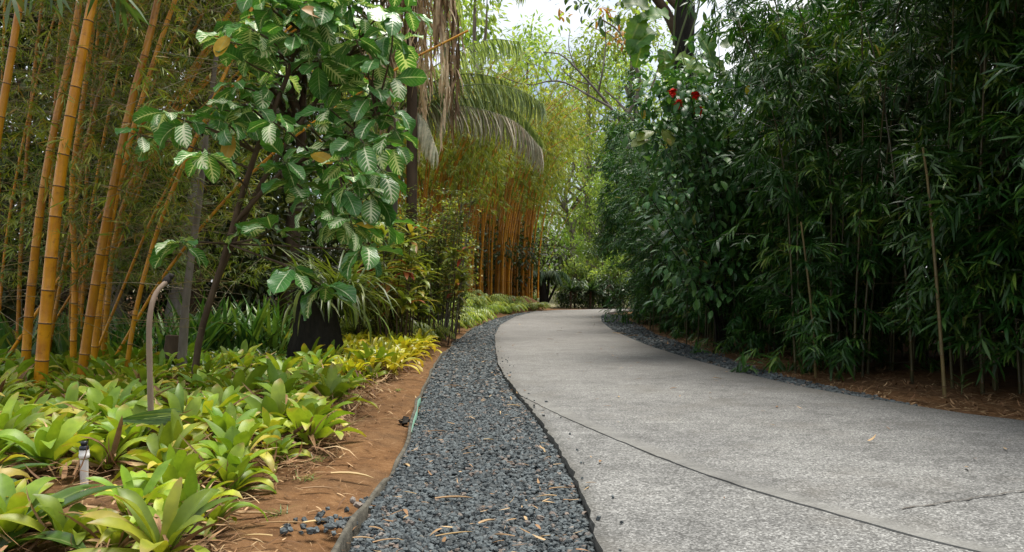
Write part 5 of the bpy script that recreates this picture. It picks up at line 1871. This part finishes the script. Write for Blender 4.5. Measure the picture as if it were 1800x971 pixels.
    for px, py, a, s in ((1035, 640, .2, .7), (1090, 588, .1, 2.2), (1110, 592, 2.6, 2.0), (985, 583, .1, 1.1), (968, 598, .2, .9), (1020, 586, .4, .8), (1250, 640, .1, .8), (1040, 855, .3, .4), (1262, 668, .2, .8), (980, 604, .5, .9)):
        x, y = G(px, py)
        go(i % 3, f'dry leaf scrap on the concrete path, {ordinal(i)} listed from the bend', (x, y, PATHZ + .014), a, s)['group'] = 'dry scraps lying on the concrete'
        i += 1
    for i, (px, py, a, s) in enumerate(((470, 800 + 55, .05, 1.9), (560, 870, .3, 1.2), (620, 845, .1, 1.6), (500, 935, .0, 1.4), (440, 918, .25, 1.8), (600, 745, .1, 1.3), (690, 745, .05, 1.2), (450, 955, 2.9, 1.0), (560, 930, .5, .9), (660, 715, .4, 1.0))):
        x, y = G(px, py, 0)
        go(i % 3, f'long dry straw on the bare soil strip, {ordinal(i)} of ten scattered', (x, y, .024), a, s)['group'] = 'dry straws lying on the soil strip'
    # small dark clod on the soil
    x, y = G(712, 745, 0)
    mb = MB()
    stones(mb, np.array([0.0, .03, -.025]), np.array([0.0, .02, .01]), np.array([.018, .015, .012]), np.array([.05, .035, .03]), r)
    tag(mb.build('soil_clod', M['bark_dark'], smooth=False), 'dark crumbled clod lying on the soil beside the edging board', 'clod').location = (x, y, 0)


build_litter()

# ------------------------------------------------------------------ light, sky, camera
SUN_EL, SUN_AZ = R(73), R(42)          # sun high, ahead and over the hedge side, softened by thin cloud
w = bpy.data.worlds.new('World')
S.world = w
w.use_nodes = True
nt = w.node_tree
bg = nt.nodes['Background']
sky = nt.nodes.new('ShaderNodeTexSky')
sky.sky_type = 'NISHITA'
sky.sun_disc = False
sky.sun_elevation = SUN_EL
sky.sun_rotation = SUN_AZ
sky.air_density = 1.0
sky.dust_density = 3.0
sky.ozone_density = 1.0
tcw = nt.nodes.new('ShaderNodeTexCoord')
nz = nt.nodes.new('ShaderNodeTexNoise')
nz.inputs['Scale'].default_value = 2.2
nz.inputs['Detail'].default_value = 6
nt.links.new(tcw.outputs['Generated'], nz.inputs['Vector'])
rp = nt.nodes.new('ShaderNodeValToRGB')
rp.color_ramp.elements[0].position, rp.color_ramp.elements[1].position = .36, .56
nt.links.new(nz.outputs['Fac'], rp.inputs[0])
mx = nt.nodes.new('ShaderNodeMix')
mx.data_type = 'RGBA'
nt.links.new(rp.outputs[0], mx.inputs[0])
nt.links.new(sky.outputs[0], mx.inputs[6])
mx.inputs[7].default_value = (8.5, 8.7, 9.0, 1)
nt.links.new(mx.outputs[2], bg.inputs[0])
bg.inputs[1].default_value = .11

sd = bpy.data.lights.new('sun', 'SUN')
sd.energy = 4.0
sd.angle = R(28)
sd.color = (1, .95, .86)
so = bpy.data.objects.new('sun', sd)
COL.objects.link(so)
dirv = Vector((math.sin(SUN_AZ) * math.cos(SUN_EL), math.cos(SUN_AZ) * math.cos(SUN_EL), math.sin(SUN_EL)))
so.rotation_euler = dirv.to_track_quat('Z', 'Y').to_euler()

cd = bpy.data.cameras.new('camera')
cd.sensor_width = 36
cd.lens = 36 * F / 1800
cd.shift_y = (HZ - 485.5) / 1800
cd.clip_start, cd.clip_end = .05, 3000
co = bpy.data.objects.new('camera', cd)
COL.objects.link(co)
co.location = (0, 0, CAMZ)
co.rotation_euler = (R(90), 0, 0)
S.camera = co

S.view_settings.view_transform = 'Standard'
S.view_settings.look = 'None'
S.view_settings.exposure = 0.6
S.view_settings.gamma = 1
S.view_settings.use_curve_mapping = False
cy = S.cycles
cy.max_bounces, cy.diffuse_bounces, cy.glossy_bounces, cy.transmission_bounces, cy.transparent_max_bounces = 6, 4, 2, 4, 4
cy.caustics_reflective = cy.caustics_refractive = False
cy.sample_clamp_indirect = 8
